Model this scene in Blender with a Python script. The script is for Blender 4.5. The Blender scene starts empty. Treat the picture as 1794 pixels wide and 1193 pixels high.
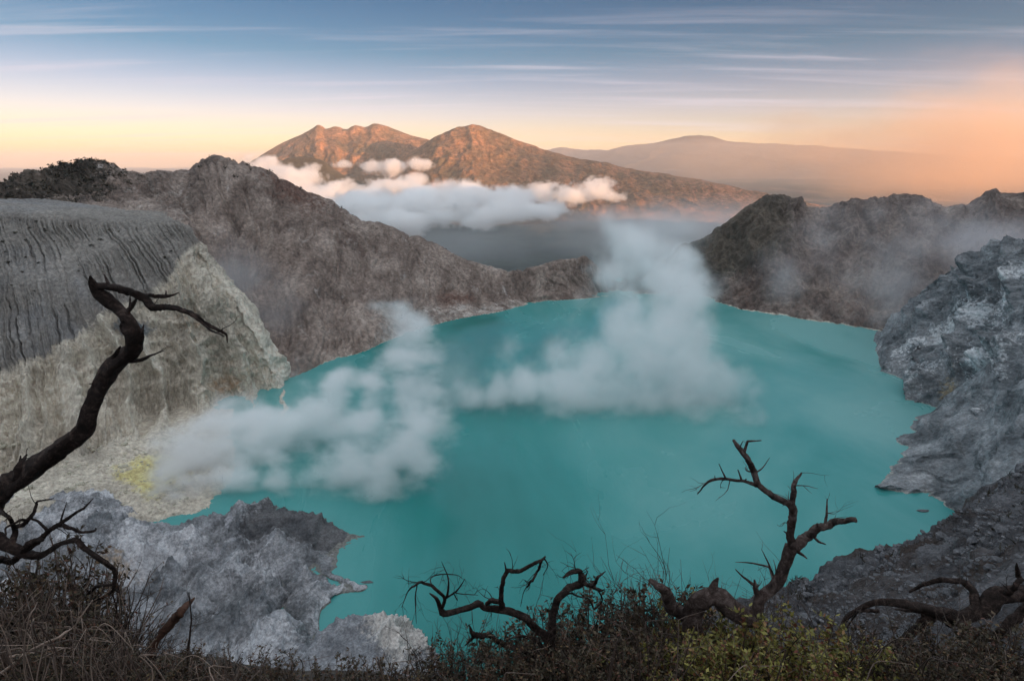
import bpy, bmesh, math, random
import numpy as np
from mathutils import Vector, Matrix
R = math.radians
SC = bpy.context.scene
COL = SC.collection
random.seed(7)

# ------------------------------------------------------------------ camera
EYE = 200.0                      # metres above the lake
PITCH = R(17.4)
W0, H0, FPX = 1794.0, 1193.0, 20 / 36 * 1794.0
cam = bpy.data.cameras.new('camera'); cam_o = bpy.data.objects.new('camera', cam); COL.objects.link(cam_o)
cam_o.location = (0, 0, EYE); cam_o.rotation_euler = (R(90) - PITCH, 0, 0)
cam.lens = 20; cam.sensor_width = 36; cam.sensor_fit = 'HORIZONTAL'; cam.clip_start = 0.05; cam.clip_end = 400000
SC.camera = cam_o

# ------------------------------------------------------------------ sky, sun, exposure
SUN_EL, SUN_AZ = R(4.0), R(136)
wd = bpy.data.worlds.new('World'); SC.world = wd; wd.use_nodes = True
def world():
    nt = wd.node_tree; N, L = nt.nodes, nt.links
    bg = N['Background']
    s = N.new('ShaderNodeTexSky'); s.sky_type = 'NISHITA'; s.sun_disc = False
    s.sun_elevation = SUN_EL; s.sun_rotation = SUN_AZ; s.altitude = 2300; s.dust_density = 2; s.ozone_density = 1.5
    geo = N.new('ShaderNodeTexCoord')
    sep = N.new('ShaderNodeSeparateXYZ'); L.new(geo.outputs['Generated'], sep.inputs[0])
    # air tint by height; overhead boosted to light the crater (same all round)
    rp = N.new('ShaderNodeValToRGB'); L.new(sep.outputs['Z'], rp.inputs[0])
    e = rp.color_ramp.elements
    stops = [(0.0, (.62, .42, .42)), (.03, (.64, .43, .42)), (.075, (.56, .38, .42)), (.115, (.4, .3, .345)), (.16, (.165, .21, .255)), (.23, (.09, .155, .21)),
             (.42, (1.0, .85, .72)), (.7, (4.5, 2.8, 1.8)), (1.0, (6.3, 3.6, 2.25))]
    e[0].position = 0; e[0].color = (*[c / 7 for c in stops[0][1]], 1)
    e[1].position = 1; e[1].color = (*[c / 7 for c in stops[-1][1]], 1)
    for p, c in stops[1:-1]:
        k = e.new(p); k.color = (*[q / 7 for q in c], 1)
    mul = N.new('ShaderNodeMix'); mul.data_type = 'RGBA'; mul.blend_type = 'MULTIPLY'; mul.inputs[0].default_value = 1
    L.new(s.outputs[0], mul.inputs[6]); L.new(rp.outputs[0], mul.inputs[7])
    sc5 = N.new('ShaderNodeVectorMath'); sc5.operation = 'SCALE'; sc5.inputs['Scale'].default_value = 7
    L.new(mul.outputs[2], sc5.inputs[0])
    # cirrus: a flat layer overhead, drawn by direction / height
    dz = N.new('ShaderNodeMath'); dz.operation = 'ADD'; dz.inputs[1].default_value = .05; L.new(sep.outputs['Z'], dz.inputs[0])
    dx = N.new('ShaderNodeMath'); dx.operation = 'DIVIDE'; L.new(sep.outputs['X'], dx.inputs[0]); L.new(dz.outputs[0], dx.inputs[1])
    dy = N.new('ShaderNodeMath'); dy.operation = 'DIVIDE'; L.new(sep.outputs['Y'], dy.inputs[0]); L.new(dz.outputs[0], dy.inputs[1])
    cb = N.new('ShaderNodeCombineXYZ'); L.new(dx.outputs[0], cb.inputs[0]); L.new(dy.outputs[0], cb.inputs[1])
    mp = N.new('ShaderNodeMapping'); mp.inputs['Rotation'].default_value = (0, 0, R(-12)); mp.inputs['Scale'].default_value = (.12, .95, 1); mp.inputs['Location'].default_value = (1.7, .35, 0)
    L.new(cb.outputs[0], mp.inputs[0])
    nz = N.new('ShaderNodeTexNoise'); nz.inputs['Scale'].default_value = 1.9; nz.inputs['Detail'].default_value = 9; nz.inputs['Roughness'].default_value = .58; nz.inputs['Distortion'].default_value = .5
    L.new(mp.outputs[0], nz.inputs[0])
    cr = N.new('ShaderNodeMapRange'); cr.interpolation_type = 'SMOOTHSTEP'; cr.inputs[1].default_value = .47; cr.inputs[2].default_value = .74; cr.inputs[4].default_value = .5
    L.new(nz.outputs[0], cr.inputs[0])
    mx = N.new('ShaderNodeMix'); mx.data_type = 'RGBA'; L.new(cr.outputs[0], mx.inputs[0]); L.new(sc5.outputs[0], mx.inputs[6])
    mx.inputs[7].default_value = (1.5, 1.36, 1.5, 1)
    L.new(mx.outputs[2], bg.inputs[0]); bg.inputs[1].default_value = 0.15
world()
sl = bpy.data.lights.new('sun', 'SUN'); sl.energy = 3.3; sl.angle = R(.5); sl.color = (1.0, .52, .25)
so = bpy.data.objects.new('sun', sl); COL.objects.link(so)
SDIR = Vector((math.sin(SUN_AZ) * math.cos(SUN_EL), math.cos(SUN_AZ) * math.cos(SUN_EL), math.sin(SUN_EL)))
so.rotation_euler = SDIR.to_track_quat('Z', 'Y').to_euler()
vs = SC.view_settings; vs.view_transform = 'Standard'; vs.look = 'None'; vs.gamma = 1; vs.use_curve_mapping = False; vs.exposure = 1.95
cy = SC.cycles
cy.use_denoising = True; cy.max_bounces = 24; cy.diffuse_bounces = 3; cy.glossy_bounces = 2; cy.volume_bounces = 24
cy.transparent_max_bounces = 24; cy.volume_max_steps = 384; cy.volume_step_rate = 2.0
cy.use_adaptive_sampling = True; cy.adaptive_threshold = .02

# ------------------------------------------------------------------ helpers
cT, sT = math.cos(PITCH), math.sin(PITCH)
def ray(px, py):
    xc, yc = (px - W0 / 2) / FPX, (H0 / 2 - py) / FPX
    return np.array((xc, cT + yc * sT, -sT + yc * cT))
def pt(px, py, Y=None, z=0.0):
    """place seen at this spot of the photograph, at forward distance Y (or lying on height z)"""
    d = ray(px, py)
    t = Y / d[1] if Y is not None else (z - EYE) / d[2]
    return np.array((0, 0, EYE)) + d * t
_rs = np.random.RandomState(11)
_perm = np.tile(_rs.permutation(512), 3)
_grad = _rs.normal(size=(512, 3)).astype(np.float32); _grad /= np.linalg.norm(_grad, axis=1)[:, None]
def gn(p):
    p = np.asarray(p, np.float64); i = np.floor(p).astype(np.int64); f = (p - i).astype(np.float32)
    u = f * f * f * (f * (f * 6 - 15) + 10); i &= 511; out = 0
    for a in (0, 1):
        wa = u[:, 0] if a else 1 - u[:, 0]
        ha = _perm[(i[:, 0] + a) & 511]
        for b in (0, 1):
            wb = u[:, 1] if b else 1 - u[:, 1]
            hb = _perm[ha + ((i[:, 1] + b) & 511)]
            for c in (0, 1):
                wc = u[:, 2] if c else 1 - u[:, 2]
                g = _grad[_perm[hb + ((i[:, 2] + c) & 511)] & 511]
                out = out + wa * wb * wc * (g[:, 0] * (f[:, 0] - a) + g[:, 1] * (f[:, 1] - b) + g[:, 2] * (f[:, 2] - c))
    return out * 1.5
def fbm(p, o=5, gain=.5, lac=2.03):
    r, a, q = 0, 1.0, np.asarray(p, np.float64)
    for k in range(o):
        r = r + a * gn(q + 17.3 * k); a *= gain; q = q * lac
    return r
def ridged(p, o=5, gain=.5, lac=2.07):
    r, a, q, w = 0, 1.0, np.asarray(p, np.float64), 1.0
    for k in range(o):
        n = 1 - np.abs(gn(q + 9.1 * k)) * 1.6
        n = n * n * np.sign(n); r = r + a * n * w; w = np.clip(n * 1.3, .15, 1); a *= gain; q = q * lac
    return r - .7
def sstep(x, a, b):
    t = np.clip((x - a) / (b - a), 0, 1); return t * t * (3 - 2 * t)
def rotz(p, deg):
    c, s = math.cos(R(deg)), math.sin(R(deg)); q = p.copy()
    q[:, 0] = p[:, 0] * c - p[:, 1] * s; q[:, 1] = p[:, 0] * s + p[:, 1] * c; return q
def pchip(x, y, xi):
    """monotone cubic through y (n,k) at x, read at xi"""
    y = np.asarray(y, float); h = np.diff(x)[:, None]; d = np.diff(y, axis=0) / h
    m = np.zeros_like(y); m[0], m[-1] = d[0], d[-1]
    if len(x) > 2:
        a, b = d[:-1], d[1:]; w1, w2 = 2 * h[1:] + h[:-1], h[1:] + 2 * h[:-1]
        with np.errstate(all='ignore'):
            q = (w1 + w2) / (w1 / a + w2 / b)
        m[1:-1] = np.where(a * b > 0, q, 0)
    k = np.clip(np.searchsorted(x, xi) - 1, 0, len(x) - 2)
    t = ((xi - x[k]) / (x[k + 1] - x[k]))[:, None]; hk = h[k]
    return ((2 * t**3 - 3 * t**2 + 1) * y[k] + (t**3 - 2 * t**2 + t) * hk * m[k] + (-2 * t**3 + 3 * t**2) * y[k + 1] + (t**3 - t**2) * hk * m[k + 1])
def row(spec, n=60):
    """spec: (px,py) on the lake, (px,py,Y), or ('w',x,y,z); resampled evenly in picture length"""
    P = np.array([np.array(s[1:], float) if s[0] == 'w' else pt(*s) for s in spec])
    if spec[0][0] == 'w':
        q = np.linalg.norm(np.diff(P, axis=0), axis=1)
    else:
        a = np.array([s[:2] for s in spec], float); q = np.linalg.norm(np.diff(a, axis=0), axis=1)
    x = np.concatenate([[0], np.cumsum(q + 1e-6)]); x /= x[-1]
    return pchip(x, P, np.linspace(0, 1, n))
def between(a, b, t, lift=0.0, out=0.0):
    p = a * (1 - t) + b * t; p = p.copy(); s = math.sin(math.pi * t)
    p[:, 2] += lift * s; p[:, 1] -= out * s; return p
def grid_mesh(name, P, nu, nv, smooth=True, attrs=None):
    """P (nv*nu,3) rows of nu"""
    me = bpy.data.meshes.new(name); n = nu * nv
    i = np.arange(n).reshape(nv, nu)
    q = np.stack([i[:-1, :-1], i[1:, :-1], i[1:, 1:], i[:-1, 1:]], -1).reshape(-1, 4)
    me.vertices.add(n); me.vertices.foreach_set('co', np.ascontiguousarray(P, np.float32).ravel())
    me.loops.add(q.size); me.loops.foreach_set('vertex_index', q.astype(np.int32).ravel())
    me.polygons.add(len(q)); me.polygons.foreach_set('loop_start', np.arange(0, q.size, 4, dtype=np.int32))
    if smooth: me.polygons.foreach_set('use_smooth', np.ones(len(q), bool))
    for k, v in (attrs or {}).items():
        at = me.attributes.new(k, 'FLOAT', 'POINT'); at.data.foreach_set('value', np.ascontiguousarray(v, np.float32))
    me.update(calc_edges=True); me.validate(); return me
def tag(o, label=None, cat=None, group=None, kind=None):
    for k, v in (('label', label), ('category', cat), ('group', group), ('kind', kind)):
        if v: o[k] = v
    return o
def link(name, me, mat=None, parent=None):
    o = bpy.data.objects.new(name, me); COL.objects.link(o)
    if mat is not None and not me.materials: me.materials.append(mat)
    if parent is not None: o.parent = parent
    return o
def normals(P, nu, nv):
    G = P.reshape(nv, nu, 3)
    n = np.cross(np.gradient(G, axis=1), np.gradient(G, axis=0)).reshape(-1, 3)
    return n / (np.linalg.norm(n, axis=1)[:, None] + 1e-9)
def loft(rows, nu, nv, vspace=None):
    K = np.stack(rows)                                  # r,n,3
    r, n, _ = K.shape
    seg = np.linalg.norm(np.diff(K, axis=0), axis=2).mean(1) + 1e-6
    x = np.concatenate([[0], np.cumsum(seg)]); x /= x[-1]
    if vspace is not None: x = np.array(vspace, float)
    A = pchip(x, K.reshape(r, -1), np.linspace(0, 1, nv)).reshape(nv, n, 3)
    B = pchip(np.linspace(0, 1, n), A.transpose(1, 0, 2).reshape(n, -1), np.linspace(0, 1, nu)).reshape(nu, nv, 3).transpose(1, 0, 2)
    P = B.reshape(-1, 3)
    U = np.tile(np.linspace(0, 1, nu), nv); V = np.repeat(np.linspace(0, 1, nv), nu)
    return P, U, V
def facing(P, nrm, towards):
    """turn normals so that they look towards a point"""
    s = np.sign(((np.array(towards) - P) * nrm).sum(1)).mean()
    return nrm if s >= 0 else -nrm

# ------------------------------------------------------------------ materials
def new_mat(name):
    m = bpy.data.materials.new(name); m.use_nodes = True
    nt = m.node_tree; return m, nt.nodes, nt.links, nt.nodes['Principled BSDF']
def c4(c): return (*c, 1)
def noise_node(N, L, vec, scale, detail=8, rough=.6, dist=0.0):
    t = N.new('ShaderNodeTexNoise'); t.inputs['Scale'].default_value = scale; t.inputs['Detail'].default_value = detail
    t.inputs['Roughness'].default_value = rough; t.inputs['Distortion'].default_value = dist; L.new(vec, t.inputs[0]); return t.outputs[0]
def ramp_node(N, L, fac, stops):
    r = N.new('ShaderNodeValToRGB'); e = r.color_ramp.elements; L.new(fac, r.inputs[0])
    e[0].position, e[0].color = stops[0][0], c4(stops[0][1]); e[1].position, e[1].color = stops[-1][0], c4(stops[-1][1])
    for p, c in stops[1:-1]:
        k = e.new(p); k.color = c4(c)
    return r.outputs[0]
def mix_node(N, L, fac, a, b, blend='MIX'):
    m = N.new('ShaderNodeMix'); m.data_type = 'RGBA'; m.blend_type = blend
    for sock, v in ((m.inputs[0], fac), (m.inputs[6], a), (m.inputs[7], b)):
        if hasattr(v, 'links'): L.new(v, sock)
        else: sock.default_value = c4(v) if isinstance(v, tuple) else v
    return m.outputs[2]
def step_node(N, L, v, lo, hi, out=1.0):
    m = N.new('ShaderNodeMapRange'); m.interpolation_type = 'SMOOTHSTEP'; m.inputs[1].default_value = lo; m.inputs[2].default_value = hi; m.inputs[4].default_value = out
    L.new(v, m.inputs[0]); return m.outputs[0]
def math_node(N, L, op, a, b):
    m = N.new('ShaderNodeMath'); m.operation = op
    for s, v in ((m.inputs[0], a), (m.inputs[1], b)):
        if hasattr(v, 'links'): L.new(v, s)
        else: s.default_value = v
    return m.outputs[0]
def rock_mat(name, ramp, scale=.03, stretch=(1, 1, 1), rot=(0, 0, 0), patches=(), masks=(), bump=(.6, .5), rough=.9, fine=.55, gain=1.0, crack=0.0, cscale=.12, cst=(1, 1, .5)):
    """ramp over a stretched noise; patches = (colour, scale, lo, hi, stretch); masks = (attribute, colour or ramp stops, lo, hi) with a ragged edge"""
    m, N, L, b = new_mat(name)
    tc = N.new('ShaderNodeTexCoord'); obj = tc.outputs['Object']
    def mapped(st, ro=(0, 0, 0), loc=(0, 0, 0)):
        mp = N.new('ShaderNodeMapping'); mp.inputs['Scale'].default_value = st; mp.inputs['Rotation'].default_value = [R(a) for a in ro]; mp.inputs['Location'].default_value = loc
        L.new(obj, mp.inputs[0]); return mp.outputs[0]
    v0 = mapped(stretch, rot)
    n0 = noise_node(N, L, v0, scale, 12, .68, .4)
    col = ramp_node(N, L, n0, ramp)
    for k, (c, s, lo, hi, st) in enumerate(patches):
        n = noise_node(N, L, mapped(st, rot, (13.7 * k + 5, 7.1 * k, 3.3 * k)), s, 8, .65, .5)
        col = mix_node(N, L, step_node(N, L, n, lo, hi), col, c)
    for k, (a, c, lo, hi) in enumerate(masks):
        at = N.new('ShaderNodeAttribute'); at.attribute_name = a
        n = noise_node(N, L, mapped((1, 1, 1), (0, 0, 0), (91 + 7 * k, 3, 5)), scale * 7, 9, .7)
        f = math_node(N, L, 'ADD', at.outputs['Fac'], math_node(N, L, 'MULTIPLY', math_node(N, L, 'SUBTRACT', n, .5), 1.7))
        if isinstance(c, list): c = ramp_node(N, L, n0, c)
        col = mix_node(N, L, step_node(N, L, f, lo, hi), col, c)
    nf = noise_node(N, L, obj, bump[0], 10, .7)
    col = mix_node(N, L, fine, col, ramp_node(N, L, nf, [(.36, (.13, .13, .13)), (.5, (.52, .52, .52)), (.64, (.95 * gain, .95 * gain, .95 * gain))]), 'OVERLAY')
    L.new(col, b.inputs['Base Color']); b.inputs['Roughness'].default_value = rough; b.inputs['Specular IOR Level'].default_value = .25
    bp = N.new('ShaderNodeBump'); bp.inputs['Strength'].default_value = .9; bp.inputs['Distance'].default_value = bump[1]
    hgt = nf
    if crack:
        wv = N.new('ShaderNodeVectorMath'); wv.operation = 'MULTIPLY_ADD'; wv.inputs[1].default_value = (3 / max(cscale * 10, .1),) * 3
        nn = N.new('ShaderNodeTexNoise'); nn.inputs['Scale'].default_value = cscale * 1.5; nn.inputs['Detail'].default_value = 5; L.new(obj, nn.inputs[0]); L.new(nn.outputs['Color'], wv.inputs[0]); L.new(mapped(cst, rot), wv.inputs[2])
        vo = N.new('ShaderNodeTexVoronoi'); vo.feature = 'DISTANCE_TO_EDGE'; vo.inputs['Scale'].default_value = cscale; L.new(wv.outputs[0], vo.inputs['Vector'])
        v2 = N.new('ShaderNodeTexVoronoi'); v2.feature = 'DISTANCE_TO_EDGE'; v2.inputs['Scale'].default_value = cscale * 3.1; L.new(wv.outputs[0], v2.inputs['Vector'])
        hgt = math_node(N, L, 'ADD', nf, math_node(N, L, 'MULTIPLY', math_node(N, L, 'ADD', step_node(N, L, vo.outputs[0], 0, .16), math_node(N, L, 'MULTIPLY', step_node(N, L, v2.outputs[0], 0, .2), .45)), crack))
    L.new(hgt, bp.inputs['Height']); L.new(bp.outputs[0], b.inputs['Normal'])
    return m
CAMP = (0, 0, EYE)

# ------------------------------------------------------------------ lake
def make_lake():
    m, N, L, b = new_mat('milky_turquoise_water')
    tc = N.new('ShaderNodeTexCoord'); obj = tc.outputs['Object']
    mp = N.new('ShaderNodeMapping'); mp.inputs['Scale'].default_value = (1, .55, 1); mp.inputs['Rotation'].default_value = (0, 0, R(25)); L.new(obj, mp.inputs[0])
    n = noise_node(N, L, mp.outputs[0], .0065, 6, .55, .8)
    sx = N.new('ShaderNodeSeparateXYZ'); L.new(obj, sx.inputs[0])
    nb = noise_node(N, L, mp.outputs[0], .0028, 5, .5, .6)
    milk_sheen = math_node(N, L, 'ADD', math_node(N, L, 'ADD', math_node(N, L, 'MULTIPLY', n, .45), math_node(N, L, 'MULTIPLY', nb, .55)), step_node(N, L, sx.outputs[0], -260, 330, .2))  # milky patches plus sky sheen painted in, paler towards the right
    L.new(ramp_node(N, L, milk_sheen, [(.47, (.001, .15, .138)), (.56, (.018, .215, .206)), (.63, (.055, .27, .262)), (.73, (.14, .355, .345))]), b.inputs['Base Color'])
    wind = step_node(N, L, n, .38, .6)
    rr = N.new('ShaderNodeMapRange'); rr.inputs[3].default_value = .1; rr.inputs[4].default_value = .3; L.new(wind, rr.inputs[0]); L.new(rr.outputs[0], b.inputs['Roughness'])
    b.inputs['IOR'].default_value = 1.33
    w1 = noise_node(N, L, mp.outputs[0], .35, 5, .6, .3)
    bp = N.new('ShaderNodeBump'); bp.inputs['Distance'].default_value = .5; L.new(w1, bp.inputs['Height'])
    st = N.new('ShaderNodeMapRange'); st.inputs[3].default_value = .12; st.inputs[4].default_value = .5; L.new(wind, st.inputs[0]); L.new(st.outputs[0], bp.inputs['Strength'])
    L.new(bp.outputs[0], b.inputs['Normal'])
    nu = nv = 40
    x, y = np.meshgrid(np.linspace(-560, 640, nu), np.linspace(150, 1010, nv))
    me = grid_mesh('lake', np.stack([x.ravel(), y.ravel(), np.zeros(nu * nv)], 1), nu, nv)
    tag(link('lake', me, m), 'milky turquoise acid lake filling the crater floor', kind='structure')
make_lake()

def shore_rows(base, towards=(0, -14, -9)):
    return base + np.array(towards)
def terrain(name, label, rows, nu, nv, mat, disp, attrs=None, vspace=None, pts=CAMP, shift=None):
    P, U, V = loft(rows, nu, nv, vspace)
    n = facing(P, normals(P, nu, nv), pts)
    d = disp(P, U, V)
    Q = P + n * d[:, None]
    if shift is not None: Q = Q + shift(Q, U, V)
    at = attrs(Q, P, U, V) if attrs else None
    me = grid_mesh(name, Q, nu, nv, attrs=at)
    return tag(link(name, me, mat), label, kind='structure'), Q.reshape(nv, nu, 3)

GREY = [(.2, (.07, .068, .07)), (.42, (.18, .17, .165)), (.6, (.28, .265, .25)), (.8, (.42, .4, .375))]
# ------------------------------------------------------------------ back left rim (B)
def rim_left():
    crest = row([(-300, 330, 700), (0, 328, 720), (60, 300, 740), (140, 283, 750), (200, 292, 770), (250, 302, 790), (320, 300, 810), (345, 286, 820), (385, 275, 830),
                 (430, 285, 840), (480, 312, 850), (560, 350, 860), (620, 383, 870), (700, 410, 880), (760, 432, 880), (830, 460, 875), (890, 480, 870), (930, 475, 880),
                 (980, 460, 900), (1015, 454, 910), (1040, 462, 915), (1055, 485, 915), (1066, 515, 900)], 90)
    base = row([(-300, 385, 560), (0, 372, 612), (100, 380, 627), (200, 386, 637), (310, 390, 650), (350, 450, 625), (400, 540, 590), (450, 610, 560), (500, 660), (560, 637), (640, 612),
                (665, 600), (720, 580), (780, 562), (870, 545), (960, 527), (1020, 522), (1066, 519)], 90)
    back = crest + np.array((10, 260, -150)); back0 = crest + np.array((5, 60, -22))
    rows = [back, back0, crest, between(crest, base, .2, -4), between(crest, base, .5, -12), between(crest, base, .8, -9), base, shore_rows(base)]
    def disp(P, U, V):
        q = P / 1000
        a = U * 1250 - V * 210 + 26 * fbm(P * .012, 3)                       # ribs running obliquely down the wall
        rib = ridged(np.stack([a * .017, V * 1.6, a * 0 + 1.3], 1), 5, .56)
        r = rib * 5.2 + fbm(P * .007, 3) * 4.5 + ridged(np.stack([a * .075, V * 3, a * 0 + 4], 1), 4, .55) * 2.3 + ridged(np.stack([a * .22, V * 6, a * 0 + 14], 1), 3, .5) * .8 + fbm(P * .14, 5, .66) * .9
        k = .22 + .78 * sstep(np.abs(V - .44), .0, .14)
        return r * k * (1 - .75 * sstep(V, .93, 1)) - 2
    def attrs(Q, P, U, V):
        px = 897 + FPX * Q[:, 0] / (Q[:, 1] * cT - (Q[:, 2] - EYE) * sT)
        crestd = np.abs(V - .45)
        veg = np.clip(1.15 - (V - .44) * 9, 0, 1) * sstep(px, 330, 420) + (1 - sstep(px, 130, 300)) * np.clip(1.2 - (V - .68) * 5, 0, 1) * .8
        pale = .68 * sstep(px, 560, 700) * sstep(V, .76, .88) * (1 - .5 * sstep(px, 850, 1000)) + .5 * sstep(px, 150, 230) * (1 - sstep(px, 330, 390))
        ring = 1 - sstep(Q[:, 2], .1, 1.0)
        red = np.exp(-((px - 520) / 90) ** 2) * np.exp(-((V - .58) / .09) ** 2) * 1.1 + np.exp(-((px - 800) / 60) ** 2) * np.exp(-((V - .8) / .08) ** 2)
        return {'veg': veg, 'pale': pale, 'ring': ring, 'red': red}
    mat = rock_mat('rim_rock', [(.28, (.055, .041, .035)), (.44, (.162, .124, .105)), (.58, (.262, .21, .18)), (.76, (.4, .342, .3))], .016, (2.0, 1.0, .5), (0, 0, 20),
                   patches=[((.095, .066, .055), .010, .54, .7, (1.4, 1, .6)), ((.36, .33, .31), .03, .6, .75, (1.8, 1, .4))],
                   masks=[('pale', [(.3, (.22, .195, .175)), (.7, (.46, .42, .385))], .5, .9), ('red', (.12, .07, .055), .5, 1.1), ('veg', [(.35, (.028, .024, .02)), (.65, (.085, .065, .05))], .45, .7), ('ring', (.5, .47, .4), .6, .95)],
                   bump=(.22, 1.6), crack=.25, cscale=.05)
    return terrain('crater_rim_terrain', 'tall brown and grey crater wall sloping from the double peak at left down to the far shore', rows, 900, 250, mat, disp, attrs)
RIM, RIMG = rim_left()

# ------------------------------------------------------------------ fluted slope and pale cliff (C)
def cliff_left():
    R0 = [[(-140, 350, 500), (0, 362, 535), (100, 374, 545), (200, 380, 552), (308, 384, 560), (328, 400, 562)],
          [(-140, 455, 455), (0, 460, 480), (120, 455, 490), (230, 450, 500), (320, 450, 514), (378, 470, 528)],
          [(-140, 560, 412), (0, 560, 432), (120, 545, 448), (230, 530, 462), (340, 515, 482), (428, 530, 508)],
          [(-140, 648, 378), (0, 640, 393), (120, 605, 422), (220, 590, 442), (350, 600, 466), (466, 610, 498)],
          [(-140, 735, 346), (0, 720, 365), (100, 700, 385), (210, 715, 410), (350, 700, 445), (488, 660, 494)],
          [(-140, 830, 316), (0, 805, 333), (100, 808, 338), (240, 800, 350), (352, 770, 386), (496, 690, 484)],
          [(-140, 905, 262), (0, 892, 276), (150, 888, 286), (285, 896, 293), (368, 880), (508, 712)]]
    rows = []
    for s in R0:
        r = row(s, 50)
        e = r[-1]; kk = .25 if s is R0[0] else 1.0; extra = np.array([e + (t * -8, t * 45 * kk, -t * t * 14 * kk) for t in (.25, .6, 1.0)])
        rows.append(np.vstack([r, extra]))
    top = rows[0]
    w = sstep(np.linspace(0, 1, len(top)), .55, .95)[:, None]; rows = [top + np.array((0, 120, -7.0)) - w * np.array((45, 20, 14)), top + np.array((0, 7, .2)) - w * np.array((6, 2, 1))] + rows + [rows[-1] + np.array((14, -16, -9))]
    def line(P):     # height of the boundary between fluted ash above and bare cliff below
        px = 897 + FPX * P[:, 0] / (P[:, 1] * cT - (P[:, 2] - EYE) * sT); py = 596.5 - FPX * ((P[:, 1] * sT + (P[:, 2] - EYE) * cT) / (P[:, 1] * cT - (P[:, 2] - EYE) * sT))
        b = np.interp(px, [-300, 0, 120, 200, 260, 330, 400], [690, 640, 602, 560, 520, 445, 380]); return px, py, py - b
    def disp(P, U, V):
        px, py, s = line(P + 0)
        wob = fbm(P * np.array((.02, .02, .02)), 3) * 14
        cliff = sstep(s + wob * 1.2, -24, 20)
        # rills: fan downwards, forking
        a = (U - .5) * 420 * (1.1 - .3 * V) + 5 * fbm(P * .012, 2) + 3.4 * fbm(P * .05, 3) + 1.0 * fbm(P * .2, 2)
        rill = np.abs(gn(np.stack([a * .13, P[:, 2] * .006, a * 0 + 3], 1))) * 1.0 + 0 * np.abs(gn(np.stack([a * .36, P[:, 2] * .012, a * 0 + 9], 1)))
        r2 = np.abs(gn(np.stack([a * .33, P[:, 2] * .012, a * 0 + 9], 1)))
        rill = -(np.exp(-rill * 5.5) * 5.0 * np.clip(.75 + 1.3 * gn(P * np.array((.03, .03, .02)) + 4), .3, 1.5) + np.exp(-r2 * 5) * 2.6 * sstep(gn(P * .03 + 8), -.25, .3)) * sstep(V, .262, .30)
        q = P.copy(); q[:, 2] *= .55
        av = (U - .5) * 420 + 14 * fbm(P * .02, 3); crag = ridged(np.stack([av * .021, V * 1.3, av * 0 + 8], 1), 6, .56) * 15 + ridged(q * .02, 5, .55) * 4 + ridged(rotz(P, 30) * np.array((.06, .02, .05)), 4, .58) * 4.2 + fbm(P * .15, 5, .66) * 2.2 - 5
        sw = P[:, 2] * .09 + P[:, 0] * .035 + fbm(P * .02 + 3, 3) * 1.2; crag = crag + ((sw % 1) - .5) * 2.2
        floor = sstep(py + (px - 230) * .35, 745, 785) * (1 - sstep(px, 400, 450))
        crag = crag * (1 - .93 * floor) + floor * (fbm(P * .25, 4, .62) * 1.1 + fbm(P * .04, 3) * 1.5 + 2.2 * (1 - sstep(V, .93, .99)))
        return (rill + fbm(P * .02, 3) * 2.5 + fbm(P * .25, 4, .6) * .7) * (1 - cliff) + crag * cliff * sstep(V, .262, .34) * (1 - .5 * sstep(U, .88, .96)) * (1 - .9 * sstep(V, .84, .92) * sstep(U, .78, .88))
    def attrs(Q, P, U, V):
        px, py, s = line(P)
        wob = fbm(P * np.array((.02, .02, .02)), 3) * 14
        cliff = sstep(s + wob * 1.2, -24, 20)
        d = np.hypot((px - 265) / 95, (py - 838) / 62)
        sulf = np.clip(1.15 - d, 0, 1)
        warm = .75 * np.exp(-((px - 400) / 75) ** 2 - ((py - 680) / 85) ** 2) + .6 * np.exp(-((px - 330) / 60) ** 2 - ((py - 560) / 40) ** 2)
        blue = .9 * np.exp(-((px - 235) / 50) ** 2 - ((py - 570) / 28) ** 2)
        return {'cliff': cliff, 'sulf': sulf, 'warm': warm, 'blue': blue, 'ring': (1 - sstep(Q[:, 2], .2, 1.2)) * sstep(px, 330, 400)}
    def dry(Q, U, V):
        px = 897 + FPX * Q[:, 0] / (Q[:, 1] * cT - (Q[:, 2] - EYE) * sT)
        lift = np.maximum(0, 1.6 + 1.2 * fbm(Q * .06, 3) - Q[:, 2]) * (1 - sstep(px, 340, 400)) * (1 - sstep(V, .93, .965))
        return lift[:, None] * np.array((0, 0, 1.0))
    mat = rock_mat('ash_and_cliff', [(.3, (.12, .108, .1)), (.5, (.2, .185, .168)), (.72, (.29, .27, .248))], .012, (1, 1, .6), (0, 0, 0),
                   patches=[((.2, .2, .205), .006, .52, .7, (1, 1, 2))],
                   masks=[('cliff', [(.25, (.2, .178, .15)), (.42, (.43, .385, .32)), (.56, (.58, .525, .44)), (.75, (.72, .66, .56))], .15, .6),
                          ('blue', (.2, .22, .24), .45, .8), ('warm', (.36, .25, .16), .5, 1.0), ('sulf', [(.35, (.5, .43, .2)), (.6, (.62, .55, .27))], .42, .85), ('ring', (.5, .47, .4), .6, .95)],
                   bump=(.35, 1.2), fine=.45, crack=.5, cscale=.07, cst=(1, 1, .4))
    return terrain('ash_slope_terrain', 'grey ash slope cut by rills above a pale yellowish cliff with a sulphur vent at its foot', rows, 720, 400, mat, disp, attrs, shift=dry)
CLIFF, CLIFFG = cliff_left()

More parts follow.
